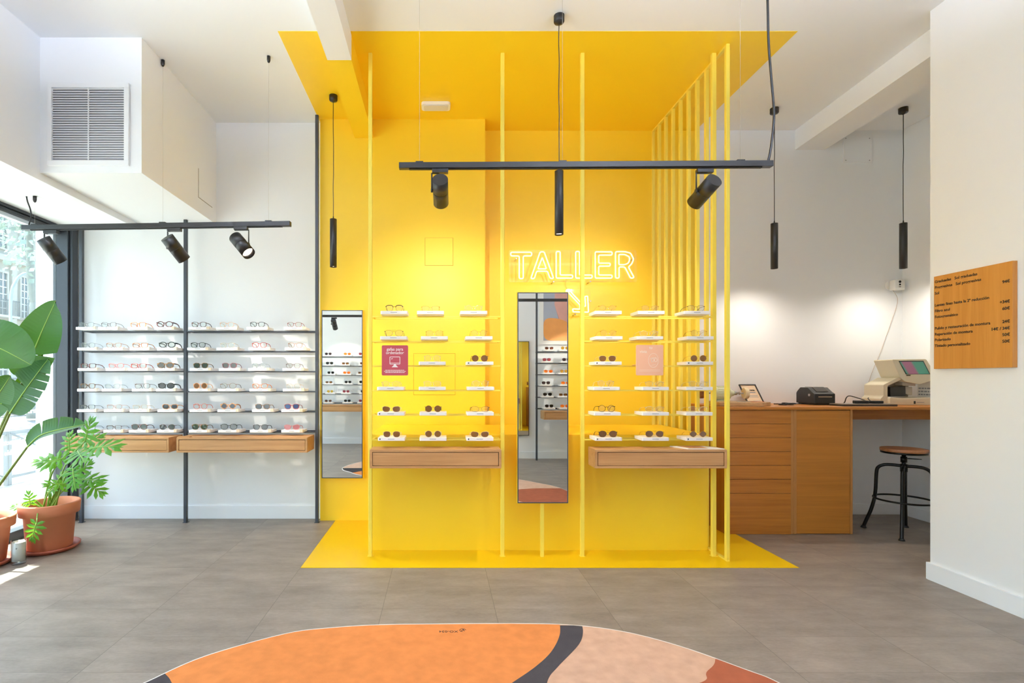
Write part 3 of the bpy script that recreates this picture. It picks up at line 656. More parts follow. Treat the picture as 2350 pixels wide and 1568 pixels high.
# ------------------------------------------------------------------ workshop counter
yc=4.089; cz0,cz1=1.000,1.022
t=thing('countertop','long oak worktop over the cabinets in the workshop niche','worktop',(3.27,4.4,cz0))
MB().box(2.278,XN-.002,4.07,YB-.002,cz0+.001,cz1).build('slab',[CAB],t,bevel=.001)
MB().box(3.306,XN-.002,4.30,4.32,.905,cz0).build('apron',[CAB],t)
MB().prism([(0,0),(.05,0),(0,-.05)],(3.306,4.29,cz0-.0005),(1,0,0),(0,0,1),(0,.004,0)).build('bracket',[BLK],t)
t=thing('drawer_cabinet','oak cabinet with seven flush drawers behind the slatted screen','cabinet',(2.55,4.4,0))
MB().box(2.284,2.302,yc,4.69,.003,cz0).box(2.302,2.834,yc+.022,4.69,.003,.02).box(2.834,2.852,yc-.002,4.69,.003,cz0).box(2.302,2.834,4.67,4.69,.02,cz0).box(2.302,2.834,yc+.02,yc+.022,.02,cz0).build('carcass',[CABV],t)
ys=[940,972.6,1004.6,1036,1068,1100,1132,1226.5]
for i in range(7):
    z1=Z(ys[i]+(0.9 if i else 1.5),yc); z0=Z(ys[i+1]-.0,yc); MB().box(2.3045,2.812,yc,yc+.019,z0,z1).build('drawer_front',[CAB],t,bevel=.0008)
MB().box(2.812,2.834,yc+.001,yc+.02,.003,cz0).build('stile',[CABV],t)
t=thing('door_cabinet','oak cabinet with one tall plain door beside the knee space','cabinet',(3.07,4.4,0))
MB().box(2.853,2.856,yc-.001,4.69,.003,cz0).box(3.286,3.303,yc-.004,4.69,.003,cz0).box(2.856,3.286,4.67,4.69,.02,cz0).box(2.856,3.286,yc+.02,yc+.022,.02,cz0).build('carcass',[CABV],t)
MB().box(2.8575,3.284,yc,yc+.019,.006,cz0-.006).build('door',[wood('oak_door_grain_across','b8782c','9c6220',0,.55,amt=.7)],t,bevel=.0008)

# things on the worktop
CT=cz1+.0005
WB=wood('worn_pine_board','c4a274','a27c4c',0,.7)
t=thing('wooden_bench_block','worn wooden work block with tool slots on the counter','work block',(2.5,4.35,CT))
MB().prism([(2.30,4.20),(2.62,4.13),(2.735,4.22),(2.66,4.46),(2.34,4.52)],(0,0,CT),(1,0,0),(0,1,0),(0,0,.033)).build('block',[WB],t,bevel=.003)
sl=MB()
for i,(xx,yy,l) in enumerate(((2.52,4.34,.07),(2.60,4.33,.08),(2.54,4.28,.09),(2.63,4.27,.07),(2.50,4.23,.06),(2.64,4.36,.05))): sl.obox((xx,yy,CT+.0345),(l*.5,-l*.12,0),(.001,.006,0),(0,0,.0012))
sl.build('file',[STEEL],t)
MB().prism(fillet([(2.57,4.20),(2.67,4.19),(2.67,4.24),(2.58,4.25)],.01),(0,0,CT+.0335),(1,0,0),(0,1,0),(0,0,.003)).build('stained_pad',[mat('orange_stain','c4703a',.8)],t)
# polishing motor on the block
t=thing('polishing_motor','pale green ribbed polishing motor lying across the wooden block','polishing motor',(2.53,4.38,CT+.033))
G=mat('pale_green_enamel','c9cdb0',.45); ax=V((1,-.12,0)).normalized(); c=V((2.437,4.42,CT+.1005))
b=MB(); prof=[(-.072,.038),(-.067,.054),(-.05,.059),(.045,.059),(.062,.052),(.072,.033),(.10,.020)]
for (u0,r0),(u1,r1) in zip(prof,prof[1:]): b.cyl(c+ax*u0,c+ax*u1,r0,r1,28,caps=False)
b.cyl(c-ax*.072,c-ax*.070,.038,seg=28); b.cyl(c+ax*.099,c+ax*.1,.022,seg=28)
up=V((0,0,1)); sdv=ax.cross(up)
for k in range(20):
    a=2*PI*k/20; d=sdv*math.cos(a)+up*math.sin(a); b.obox(c+d*.060,ax*.045,d*.003,ax.cross(d)*.002)
b.obox(c-up*.0615,ax*.05,sdv*.04,up*.005); b.build('motor_body',[G],t)
b=MB(); b.cyl(c+ax*.1,c+ax*.125,.017,seg=16); b.cyl(c+ax*.125,c+ax*.21,.006,seg=12); b.cyl(c-ax*.072,c-ax*.15,.007,seg=12); b.cyl(c+ax*.14,c+ax*.152,.013,seg=8); b.build('spindle',[STEEL],t)
W_=mat('cream_felt','dcc9a6',.9); w=c+ax*.195
b=MB(); b.cyl(w-ax*.016,w+ax*.016,.047,seg=30); b.cyl(w+ax*.016,w+ax*.024,.047,.03,30); b.build('buffing_wheel',[W_],t,bevel=.004)
w=c-ax*.165; b=MB(); b.cyl(w-ax*.015,w+ax*.015,.046,seg=26); b.build('grinding_wheel',[mat('brown_abrasive','7a4a26',.9,var=.4,vscale=30)],t,bevel=.003)
# framed notice
t=thing('framed_notice','small black framed notice leaning on the wall behind the counter','framed notice',(2.82,4.6,CT))
o=V((2.755,4.575,CT+.001)); u=V((1,0,0)); v=V((-.17,.55,1)).normalized()*1.0; v=V((-.16,.45,.88)).normalized(); n=u.cross(v).normalized()
u=(u-v*u.dot(v)).normalized(); u=V((1,0,0))
fo=[(-.0,0),(.15,0),(.15,.192),(-.0,.192)]; fi=[(.008,.008),(.142,.008),(.142,.184),(.008,.184)]
b=MB(); b.ring(fi,fo,o,u,v,n*.012); b.build('frame',[BLK],t)
b=MB(); b.prism(fi,o+n*.003,u,v,n*.002); b.build('sheet',[mat('cream_paper','dfc4a4',.7)],t)
text('lettering','Programa',.0235,o+u*.028+v*.128+n*.0062,u,v,TEXTB,t,.0003,.0006)
b=MB()
for k,(x0,x1,yy) in enumerate(((.028,.048,.106),(.058,.118,.106),(.028,.125,.080),(.028,.12,.071),(.028,.125,.062),(.06,.125,.024))): b.prism([(x0,yy),(x1,yy),(x1,yy+(.010 if k<2 else .003)),(x0,yy+(.010 if k<2 else .003))],o+n*.0052,u,v,n*.0006)
b.build('fine_print',[PRINT],t)
# keys / cable bundle
b=MB(); rr=random.Random(3)
for k in range(6):
    cx,cy=2.90+rr.uniform(-.05,.06),4.28+rr.uniform(-.03,.03); r=rr.uniform(.018,.034); tl=rr.uniform(-.4,.4)
    b.tube([(cx+r*1.3*math.cos(a),cy+r*math.sin(a),CT+.008+.012*k/6+max(0,r*math.sin(a)*tl)) for a in [2*PI*i/18 for i in range(18)]],.004,7,0,True)
tag(b.build('cable_coil',[RUB]),'small tangle of black cable between wooden block and label printer','cable')
tag(MB().tube(catmull([(2.93,4.48,CT+.004),(3.03,4.5,CT+.004),(3.12,4.52,CT+.005),(3.19,4.5,CT+.006)]),.0035,7).build('printer_cable',[RUB]),'thin black cable running from the tangle to the label printer','cable')
# label printer
t=thing('label_printer','black desktop label printer on the workshop counter','printer',(3.29,4.47,CT))
x0,x1,y0,y1=3.198,3.378,4.36,4.585
PB=mat('printer_black','1d1c1b',.45)
pr=[(y0,.012),(y0,.098),(y0+.03,.112),(y0+.085,.150),(y0+.175,.150),(y1-.01,.115),(y1,.10),(y1,.012)]
MB().prism(pr,(x0,0,CT),(0,1,0),(0,0,1),(x1-x0,0,0)).build('housing',[PB],t,bevel=.006)
MB().box(x0+.012,x1-.012,y0+.01,y1-.012,CT,CT+.014).build('base',[RUB],t)
MB().prism([(y0+.03,.1135),(y0+.084,.1515),(y0+.170,.1515),(y0+.170,.154),(y0+.082,.154),(y0+.028,.116)],(x0+.04,0,CT),(0,1,0),(0,0,1),(.10,0,0)).build('lid_window',[mat('smoked_plastic','3a332d',.15)],t)
MB().box(x0+.035,x1-.03,y0-.002,y0+.002,CT+.068,CT+.073).build('label_slot',[mat('label_paper','d8bf9c',.7)],t)
MB().cyl((x0-.003,y0+.06,CT+.085),(x0+.001,y0+.06,CT+.085),.011,seg=16).build('latch',[STEEL],t)
# laptop with power bricks
t=thing('laptop','closed grey laptop lying on the counter by the measuring device','laptop',(3.52,4.26,CT))
MB().prism(rrect(3.30,3.745,4.17,4.335,.012,3),(0,0,CT),(1,0,0),(0,1,0),(0,0,.011)).build('base',[mat('laptop_dark','2d2a28',.5)],t,bevel=.002)
MB().prism(rrect(3.30,3.745,4.17,4.335,.012,3),(0,0,CT+.0115),(1,0,0),(0,1,0),(0,0,.007)).build('lid',[mat('laptop_grey','7d7468',.35,.4)],t,bevel=.002)
b=MB(); b.prism(fillet([(3.46,4.25),(3.57,4.24),(3.59,4.29),(3.48,4.31)],.01),(0,0,CT+.019),(1,0,0),(0,1,0),(0,0,.024)); tag(b.build('power_adapter',[RUB],bevel=.004),'black power adapter on the left half of the laptop lid','power adapter')
b=MB(); b.prism(fillet([(3.605,4.25),(3.70,4.25),(3.70,4.30),(3.605,4.30)],.012),(0,0,CT+.019),(1,0,0),(0,1,0),(0,0,.022)); tag(b.build('power_adapter',[RUB],bevel=.004),'black power adapter on the right half of the laptop lid','power adapter')
tag(MB().tube(catmull([(3.40,4.50,CT+.005),(3.47,4.47,CT+.006),(3.52,4.45,CT+.012),(3.535,4.44,CT+.06),(3.555,4.43,CT+.076),(3.60,4.40,CT+.06),(3.615,4.34,CT+.04),(3.585,4.30,CT+.035),(3.58,4.285,CT+.033)]),.004,8).build('adapter_cable',[RUB]),'black cable arching up from the counter to the left power adapter','cable')
tag(MB().tube(catmull([(3.655,4.303,CT+.03),(3.66,4.34,CT+.038),(3.665,4.37,CT+.055),(3.69,4.395,CT+.062)]),.0035,8).build('adapter_cable',[RUB]),'black cable rising from the right power adapter beside the measuring device','cable')
# lens measuring device: C-shaped profile drawn from its left side, full depth
t=thing('lens_meter','cream lens measuring device with tilted colour screen on the counter','lens meter',(3.95,4.35,CT))
CR=mat('cream_plastic','cfc6ae',.45); CRD=mat('grey_plastic','a29c90',.5)
yd=4.36
def LQ(pts): return [(X(1880+a/8.704,yd),Z(780+b/8.704,yd)) for a,b in pts]
fz=lambda q: [(min(x,4.238),max(z,CT+.001)) for x,z in LQ(q)]
MB().prism(fillet(fz([(1455,392),(2140,385),(2330,700),(2310,800),(2010,892),(1720,840),(1610,752)]),.012,4),(0,yd,0),(1,0,0),(0,0,1),(0,.19,0)).build('head',[CR],t,bevel=.005)
MB().prism(fillet(fz([(1605,752),(1668,795),(1390,925),(1390,1140),(1470,1165),(1400,1300),(1258,1310),(1250,1180),(1310,1120),(1310,900)]),.008,4),(0,yd+.012,0),(1,0,0),(0,0,1),(0,.20,0)).build('arm',[CR],t,bevel=.004)
MB().prism(fillet(fz([(1390,1150),(1700,1172),(2420,1150),(2420,1316),(1390,1316)]),.01,4),(0,yd-.012,0),(1,0,0),(0,0,1),(0,.22,0)).build('base',[CR],t,bevel=.005)
MB().prism(fz([(1385,925),(1600,860),(1720,838),(2000,892),(1990,1150),(1390,1145)]),(0,yd+.10,0),(1,0,0),(0,0,1),(0,.09,0)).build('column',[CRD],t)
MB().prism(fz([(1530,950),(1838,935),(1845,1135),(1535,1135)]),(0,yd+.055,0),(1,0,0),(0,0,1),(0,.046,0)).build('chamber',[mat('chamber_dark','2c2b26',.6)],t)
MB().prism(fillet(fz([(1725,835),(1985,835),(1985,925),(1725,915)]),.004,3),(0,yd+.03,0),(1,0,0),(0,0,1),(0,.07,0)).build('nose_cone',[CRD],t)
MB().prism(fz([(1845,935),(1985,940),(1985,1110),(1850,1090)]),(0,yd+.06,0),(1,0,0),(0,0,1),(0,.04,0)).build('lens_holder',[CRD],t)
(xk,zk),=LQ([(1465,982)]); MB().cyl((xk,yd+.096,zk),(xk,yd+.1005,zk),.009,seg=16).build('side_knob',[RUB],t)
scr=bpy.data.materials.new('tinted_screen'); scr.use_nodes=True; nt=scr.node_tree; bb=nt.nodes['Principled BSDF']; tc=nt.nodes.new('ShaderNodeTexCoord'); nn=nt.nodes.new('ShaderNodeVectorMath'); nn.operation='DOT_PRODUCT'; nn.inputs[1].default_value=(1,0,.6); ab=nt.nodes.new('ShaderNodeMath'); ab.operation='SUBTRACT'; ab.inputs[1].default_value=4.815; ab2=nt.nodes.new('ShaderNodeMath'); ab2.operation='ABSOLUTE'; ab3=nt.nodes.new('ShaderNodeMath'); ab3.operation='MULTIPLY'; ab3.inputs[1].default_value=11
nt.links.new(nn.outputs['Value'],ab.inputs[0]); nt.links.new(ab.outputs[0],ab2.inputs[0]); nt.links.new(ab2.outputs[0],ab3.inputs[0]); rp=nt.nodes.new('ShaderNodeValToRGB'); rp.color_ramp.elements[0].position=.35; rp.color_ramp.elements[1].position=.6; rp.color_ramp.elements[0].color=lin('84566a'); rp.color_ramp.elements[1].color=lin('3f7a68')
nt.links.new(tc.outputs['Object'],nn.inputs['Vector']); nt.links.new(ab3.outputs[0],rp.inputs[0]); nt.links.new(rp.outputs[0],bb.inputs['Base Color']); nt.links.new(rp.outputs[0],bb.inputs['Emission Color']); bb.inputs['Emission Strength'].default_value=.3; bb.inputs['Roughness'].default_value=.15
o=MB().prism(fz([(1588,422),(2075,420),(2214,690),(1730,692)]),(0,yd-.003,0),(1,0,0),(0,0,1),(0,.0035,0)).build('screen_bezel',[RUB],t)
MB().prism(fz([(1602,440),(2065,438),(2190,682),(1738,684)]),(0,yd-.0042,0),(1,0,0),(0,0,1),(0,.0012,0)).build('screen',[scr],o)
(xk,zk),=LQ([(1880,1252)]); MB().box(xk-.008,xk+.008,yd-.0135,yd-.0115,zk-.012,zk+.012).build('button',[RUB],t,bevel=.001)
(xk,zk),=LQ([(2000,1252)]); MB().box(xk-.034,xk+.03,yd-.0128,yd-.0118,zk-.002,zk+.002).build('printed_name',[PRINT],t)
(xk,zk),=LQ([(1780,712)]); MB().box(xk-.017,xk+.017,yd-.002,yd+.0002,zk-.004,zk+.004).build('badge',[TEXTB],t)
# printed sheet behind the device, on the niche side wall
t=thing('printed_notice','white printed sheet propped behind the lens measuring device','notice',(4.24,4.43,CT))
MB().box(4.243,4.246,4.31,4.535,CT,CT+.225).build('sheet',[mat('white_paper','dcdad6',.7)],t)
MB().box(4.2425,4.2465,4.31,4.535,CT+.225,CT+.232).build('clip_strip',[RUB],t)
b=MB(); rr=random.Random(9)
for k in range(4):
    y=4.525; z=CT+.135-.027*k
    while y>4.325:
        l=rr.uniform(.012,.035); b.box(4.2424,4.243,max(y-l,4.315),y,z,z+.012); y-=l+.007
b.build('fine_print',[PRINT],t)
# wall socket device and its cord
t=thing('plug_in_detector','white plug-in box with black dots in the wall socket near the corner','plug-in device',(4.17,YB,2.05))
MB().cyl((4.135,YB-.012,2.105),(4.135,YB-.0005,2.105),.040,seg=28).build('socket_plate',[mat('white_plastic','eeeeec',.4)],t,bevel=.002)
MB().prism(rrect(4.125,4.212,2.055,2.15,.008,3),(0,YB-.075,0),(1,0,0),(0,0,1),(0,.062,0)).build('housing',[mat('white_plastic','eeeeec',.4)],t,bevel=.003)
b=MB(); b.cyl((4.168,YB-.077,2.128),(4.168,YB-.0745,2.128),.011,seg=18); b.cyl((4.168,YB-.077,2.103),(4.168,YB-.0745,2.103),.008,seg=18); b.box(4.160,4.176,YB-.077,YB-.0745,2.08,2.085); b.build('outlet',[TEXTB],t)
MB().tube(catmull([(4.132,YB-.04,2.057),P(2060,690,4.66),P(2045,740,4.66),P(2020,810,4.66),P(2003,850,4.66),P(1990,890,4.66),P(1985,916,4.66),V((3.885,4.66,CT+.003))]),.0018,7).build('cord',[mat('beige_cord','b8a292',.6)],t)

# ------------------------------------------------------------------ stool
sx,sy=3.735,4.11
t=thing('work_stool','black steel swivel stool with round wooden seat under the counter','stool',(sx,sy,0))
MB().cyl((sx,sy,.662),(sx,sy,.688),.150,seg=48).build('seat',[wood('stool_seat','a8714a','84522f',0,1)],t,bevel=.005)
SB=mat('stool_black','171514',.35,.5)
MB().cyl((sx,sy,.648),(sx,sy,.6615),.146,seg=40).build('seat_plate',[SB],t)
b=MB(); b.cyl((sx,sy,.40),(sx,sy,.648),.014,seg=20); b.cyl((sx,sy,.575),(sx,sy,.62),.021,seg=20); b.cyl((sx,sy,.50),(sx,sy,.56),.024,seg=20); b.build('stem',[SB],t)
MB().tube([(sx+.01,sy-.01,.607),(sx+.115,sy-.03,.603)],.004,8).build('height_lever',[SB],t)
for q in (135,225,45,315):
    d=V((math.cos(math.radians(q)),math.sin(math.radians(q)),0)); o=V((sx,sy,0))
    pth=[o+d*r+V((0,0,z)) for r,z in ((.012,.545),(.08,.547),(.125,.540),(.158,.515),(.168,.47),(.172,.36),(.176,.30),(.182,.25),(.205,.15),(.232,.07),(.25,.012))]
    l=MB().tube(catmull(pth,5),.0125,12).build('leg',[SB],t); MB().cyl(o+d*.251,o+d*.2515+V((0,0,.016)),.022,.014,seg=18).build('foot',[RUB],l)
MB().tube([(sx+.19*math.cos(2*PI*i/48),sy+.19*math.sin(2*PI*i/48),.275) for i in range(48)],.0075,10,0,True).build('foot_ring',[SB],t)

# ------------------------------------------------------------------ price board on the right wall
bz0,bz1,by0,by1,bxx=1.309,1.873,2.695,3.125,XR-.026
t=thing('price_board','oak price board with black Spanish price list on the right wall','price board',(XR,2.91,bz0))
MB().box(bxx,XR-.0005,by0,by1,bz0,bz1).build('board',[wood('oak_board_upright','c98a3e','b3742c',2,.8,amt=.8)],t,bevel=.001)
Hh=bz1-bz0
rows=[(.072,'Graduadas   Sol graduadas',''),(.134,'Progresivas   Sol progresivas',''),(.197,'Sol','94€'),(.326,'Lentes finas hasta la 2ª reducción',''),(.388,'Filtro azul','+34€'),(.452,'Fotocromático','60€'),(.576,'Pulido y restauración de montura','24€'),(.640,'Reparación de montura','14€ / 34€'),(.701,'Polarizado','50€'),(.764,'Tintado personalizado','50€')]
for f,a,p in rows:
    z=bz1-f*Hh; text('lettering',a,.0232,(bxx-.0006,by1-.006,z),(0,-1,0),(0,0,1),TEXTB,t,.0003,.0005)
    if p: text('lettering',p,.0225,(bxx-.0006,by0+.012,z),(0,-1,0),(0,0,1),TEXTB,t,.0003,.0006,'RIGHT')

# ------------------------------------------------------------------ rug
front=[(-1.205,2.097),(-1.056,2.29),(-.757,2.491),(-.55,2.55),(-.304,2.582),(-.02,2.590),(.237,2.595),(.612,2.586),(.888,2.519),(1.116,2.376),(1.306,2.188),(1.385,2.095)]
back=[(1.45,1.9),(1.44,1.6),(1.36,1.25),(1.18,1.0),(.93,.75),(.55,.58),(.1,.52),(-.4,.56),(-.8,.75),(-1.1,1.1),(-1.28,1.45),(-1.36,1.75),(-1.32,1.95)]
loop=[(p.x,p.y) for p in catmull([(x,y,0) for x,y in front+back+[front[0]]],6)][:-1]
def clip(poly,f):                                  # keep where f(x,y)>0 (f a signed function)
    out=[]
    for i in range(len(poly)):
        a,b=poly[i-1],poly[i]; fa,fb=f(*a),f(*b)
        if (fa>0)!=(fb>0):
            t0,t1=0,1
            for _ in range(24):
                tm=(t0+t1)/2; q=(a[0]+(b[0]-a[0])*tm,a[1]+(b[1]-a[1])*tm)
                if (f(*q)>0)==(fa>0): t0=tm
                else: t1=tm
            out.append(q)
        if fb>0: out.append(b)
    return out
def inset(poly,d):
    n=len(poly); out=[]
    for i in range(n):
        t=V(poly[(i+1)%n])-V(poly[i-1]); t.normalize(); out.append((poly[i][0]+t.y*-d*sg,poly[i][1]+t.x*d*sg))
    return out
ar=sum(loop[i-1][0]*loop[i][1]-loop[i][0]*loop[i-1][1] for i in range(len(loop))); sg=1 if ar>0 else -1
ins=inset(loop,.010)
def spl(pts):
    q=catmull([(x,y,0) for x,y in pts],8); q=[(p.x,p.y) for p in q]
    def fx(y):                                     # x of the curve at y (monotone in y)
        if y>=q[0][1]: return q[0][0]
        for a,b in zip(q,q[1:]):
            if b[1]<=y<=a[1]: return a[0]+(b[0]-a[0])*(a[1]-y)/max(a[1]-b[1],1e-9)
        return q[-1][0]
    return fx
e1=spl([(.612,2.62),(.582,2.48),(.511,2.33),(.42,2.21),(.308,2.097),(.1,1.9),(-.1,1.72),(-.6,1.5)])
e2=spl([(.722,2.62),(.70,2.5),(.646,2.38),(.507,2.198),(.442,2.097),(.38,1.9),(.30,1.7),(.1,1.5)])
e3=spl([(1.30,2.62),(1.227,2.28),(1.125,2.156),(1.087,2.097),(.92,2.02),(.80,1.90),(.72,1.7),(.76,1.5),(.88,1.36),(1.2,1.28)])
e0=spl([(-1.2,2.62),(-1.19,2.2),(-1.162,2.153),(-1.107,2.097),(-1.0,1.95),(-.98,1.8)])
def rugfab(n,h,h2): return mat(n,h,.95,spec=.1,bump=.5,bscale=260,var=.22,vscale=16)
RM=[rugfab('rug_pink','c9a48c',0),mat('rug_edging','dcd6d2',.9),rugfab('rug_orange','cf8148',0),rugfab('rug_charcoal','3f3b3c',0),rugfab('rug_rust','97543a',0)]
b=MB(); rz=.005
b.prism(loop,(0,0,.0005),(1,0,0),(0,1,0),(0,0,rz),1)
b.prism(ins,(0,0,rz+.0006),(1,0,0),(0,1,0),(0,0,.0012),0)
def region(fs,m,dz):
    # dense vertical strips give a clean region even for curved borders
    nx=260; N=len(ins); x0,x1=-1.4,1.5
    ys=[y for _,y in ins]; ya,yb=min(ys),max(ys); ny=240
    def span(y):
        xs=[]
        for i in range(N):
            a,c=ins[i-1],ins[i]
            if (a[1]>y)!=(c[1]>y): xs.append(a[0]+(c[0]-a[0])*(y-a[1])/(c[1]-a[1]))
        return (min(xs),max(xs)) if len(xs)>=2 else None
    prev=None
    for k in range(ny+1):
        y=ya+1e-5+(yb-ya-2e-5)*k/ny; s_=span(y); cur=None
        if s_:
            lo,hi=fs(y); lo,hi=max(lo,s_[0]),min(hi,s_[1])
            if hi-lo>1e-4: cur=(y,lo,hi)
        if prev and cur: b.quad((prev[1],prev[0],dz),(prev[2],prev[0],dz),(cur[2],cur[0],dz),(cur[1],cur[0],dz),m)
        prev=cur
zt_=rz+.0024
region(lambda y:(e0(y) if y>1.8 else 9,e1(y) if y>1.5 else -9),2,zt_)
region(lambda y:(e1(y),e2(y)) if y>1.5 else (9,-9),3,zt_)
region(lambda y:(-9,e0(y)) if y>1.8 else (9,-9),3,zt_)
region(lambda y:(e3(y),9) if 1.3<y<2.33 else (9,-9),4,zt_)
region(lambda y:(.35,.95) if .62<y<.86 else (9,-9),3,zt_)
rug=thing('rug','large rounded rug with orange, charcoal, pink and rust shapes on floor','rug',(0,1.55,0))
b.build('pile',RM,rug)
q=P(1044,1450,2.52)
text('printed_code','XO-034',.028,(X(1051,2.515),2.5135,zt_+.0006),(-1,0,0),(0,-1,0),TEXTB,rug,.0003,0)
b=MB(); c=V((X(1062,2.515),2.518,zt_+.0004)); b.tube([c+V((.013*math.cos(a)*1.2,.013*math.sin(a),0)) for a in [PI*.0+PI*1.5*i/20 for i in range(21)]],.0012,5); b.tube([c+V((-.012,-.012,0)),c+V((.006,.006,0))],.0013,5); b.tube([c+V((.0,.012,0)),c+V((.008,-.008,0))],.0018,5); b.build('printed_mark',[TEXTB],rug)
# ------------------------------------------------------------------ plants
def leafmat(name,h1,h2,trans=.35,rough=.38,th='8fc41e'):
    m=bpy.data.materials.new(name); m.use_nodes=True; nt=m.node_tree; b=nt.nodes['Principled BSDF']; N=nt.nodes.new; L=nt.links.new
    tc=N('ShaderNodeTexCoord'); n=N('ShaderNodeTexNoise'); n.inputs['Scale'].default_value=9; n.inputs['Detail'].default_value=3; L(tc.outputs['Object'],n.inputs['Vector'])
    mx=N('ShaderNodeMix'); mx.data_type='RGBA'; mx.inputs[6].default_value=lin(h1); mx.inputs[7].default_value=lin(h2); L(n.outputs['Fac'],mx.inputs[0]); L(mx.outputs[2],b.inputs['Base Color'])
    b.inputs['Roughness'].default_value=rough
    tr=N('ShaderNodeBsdfTranslucent'); tr.inputs[0].default_value=lin(th)
    ms=N('ShaderNodeMixShader'); ms.inputs[0].default_value=trans
    out=[q for q in nt.nodes if q.type=='OUTPUT_MATERIAL'][0]
    L(b.outputs[0],ms.inputs[1]); L(tr.outputs[0],ms.inputs[2]); L(ms.outputs[0],out.inputs[0]); return m
LFB=leafmat('banana_leaf_green','1d4a1b','2b6324',.12,.4); LFP=leafmat('philodendron_green','357a1e','4f9a2a',.35); RIB=mat('leaf_rib','8fb04a',.5); STM=mat('leaf_stem','6b7a34',.5); STM2=mat('petiole_green','6f9a3a',.5)
def blade(path,hw,nrm,slits=(),fold=.16,n=56,lat=5,shape=.62,seed=1,droop=0,side=(1,1)):
    """a broad leaf: midrib path, half width, facing normal, slit positions 0..1"""
    rr=random.Random(seed); cur=catmull(path,14); Ln=[0]
    for a,b in zip(cur,cur[1:]): Ln.append(Ln[-1]+(b-a).length)
    def at(t):
        d=t*Ln[-1]
        for i in range(len(Ln)-1):
            if Ln[i+1]>=d: 
                f=(d-Ln[i])/max(Ln[i+1]-Ln[i],1e-9); return cur[i].lerp(cur[i+1],f),(cur[i+1]-cur[i]).normalized()
        return cur[-1],(cur[-1]-cur[-2]).normalized()
    mb=MB(); nr=V(nrm).normalized()
    for sg in (-1,1):
        cuts=[0]+sorted(s for s,w in slits if w in (sg,0))+[1]
        for a,b in zip(cuts,cuts[1:]):
            m=max(3,int(n*(b-a))); vs=[]; tilt=rr.uniform(-.10,.10) if len(cuts)>2 else 0
            for i in range(m+1):
                t=a+(b-a)*i/m
                for k in range(lat+1):
                    u=k/lat
                    tt=t+ (u**1.5)*((.5-(i/m))*(b-a)*(.16 if len(cuts)>2 else 0))+ .06*u*math.sin(PI*t)
                    tt=min(max(tt,0),1); p,tg=at(tt); s_=tg.cross(nr).normalized(); n2=s_.cross(tg).normalized()
                    w=hw*(max(math.sin(PI*min(max(t,0.0),1)**shape),0)**.55)*side[0 if sg<0 else 1]
                    ribs=.0016*math.cos(t*PI*46)*min(1,u*3)
                    vs.append(p+s_*(sg*w*u)+n2*(fold*w*u*u+ribs+tilt*w*u)+V((0,0,-droop*u*u*w)))
            q=lat+1
            mb.add(vs,[(i*q+k,i*q+k+1,(i+1)*q+k+1,(i+1)*q+k) for i in range(m) for k in range(lat)],0,True)
    rib=MB(); c2=[at(i/20)[0] for i in range(21)]; rib.tube(c2,[.006*(1-.75*i/20) for i in range(21)],7)
    return mb,rib
def pot(t,c,rt,rb,h,rim,saucer=True):
    x,y=c
    z0=.022 if saucer else .002
    b=MB(); b.lathe((x,y,z0),[(0.0,0.0),(rb,0),(rb+.004,.004),(rt-.028,h-rim),(rt-.002,h-rim+.004),(rt+.004,h-.006),(rt,h),(rt-.018,h),(rt-.03,h-.05),(rt-.04,h-.075)],64)
    b.build('pot',[TERRA],t)
    MB().lathe((x,y,z0+h-.07),[(rt-.043,0),(rt-.06,.012),(rt*.4,.02),(0,.022)],40).build('soil',[SOIL],t)
    if saucer: MB().lathe((x,y,.001),[(0,0),(rb+.025,0),(rb+.05,.02),(rb+.054,.034),(rb+.046,.034),(rb+.03,.016),(rb+.02,.012),(0,.012)],64).build('saucer',[mat('terracotta_saucer','9c4f38',.6)],t)
pc=(-2.86,3.74); p1=(-3.08,3.42)
t=thing('potted_banana_plant','tall broad-leaved banana plant at the left edge by the window','potted plant',(p1[0],p1[1],0))
pot(t,p1,.185,.13,.30,.075)
NB=(.25,-1,.15)
leaves=[
 ([P(55,870,3.28),P(88,780,3.30),P(128,690,3.34)],.130,(.35,-1,.1),[(.18,1),(.30,1)],.10,.62,1),
 ([P(-110,775,3.0),P(-20,792,2.98),P(72,838,3.0)],.176,(.15,-.8,.75),[],.18,.7,2),
 ([P(22,950,3.24),P(62,890,3.26),P(112,822,3.30)],.108,(.2,-1,.2),[(.30,1),(.36,1),(.48,1),(.62,1),(.74,1),(.45,-1)],.12,.6,3),
 ([P(0,930,3.34),P(50,880,3.36),P(98,808,3.38)],.04,(.9,-.6,.3),[],.5,.7,4),
 ([P(62,1027,3.56),P(92,1000,3.57),P(140,985,3.58),P(197,974,3.60)],.088,(-.15,-1,.45),[(.30,-1),(.55,-1),(.80,-1)],.25,.75,5),
 ([P(-40,960,3.05),P(-10,915,3.05),P(25,862,3.05)],.09,(.5,-1,.2),[(.4,1)],.2,.7,6)]
base=V((p1[0],p1[1],.30))
for i,(pth,hw,nr,sl,fd,shp,sd) in enumerate(leaves):
    side=(1,.35) if i==4 else (1,1)
    mb,rb=blade(pth,hw,nr,sl,fd,shape=shp,seed=sd,side=side)
    lf=mb.build('leaf',[LFB],t); rb.build('midrib',[RIB],lf)
    e=V(pth[0]); b2=base+V((random.uniform(-.05,.06),random.uniform(-.05,.05),-.03))
    mid=b2.lerp(e,.5)+V((-.03,0,.05 if i!=4 else -.03))
    MB().tube(catmull([b2,mid,e],10),[.013-.006*k/20 for k in range(21)],8).build('stem',[STM],t)
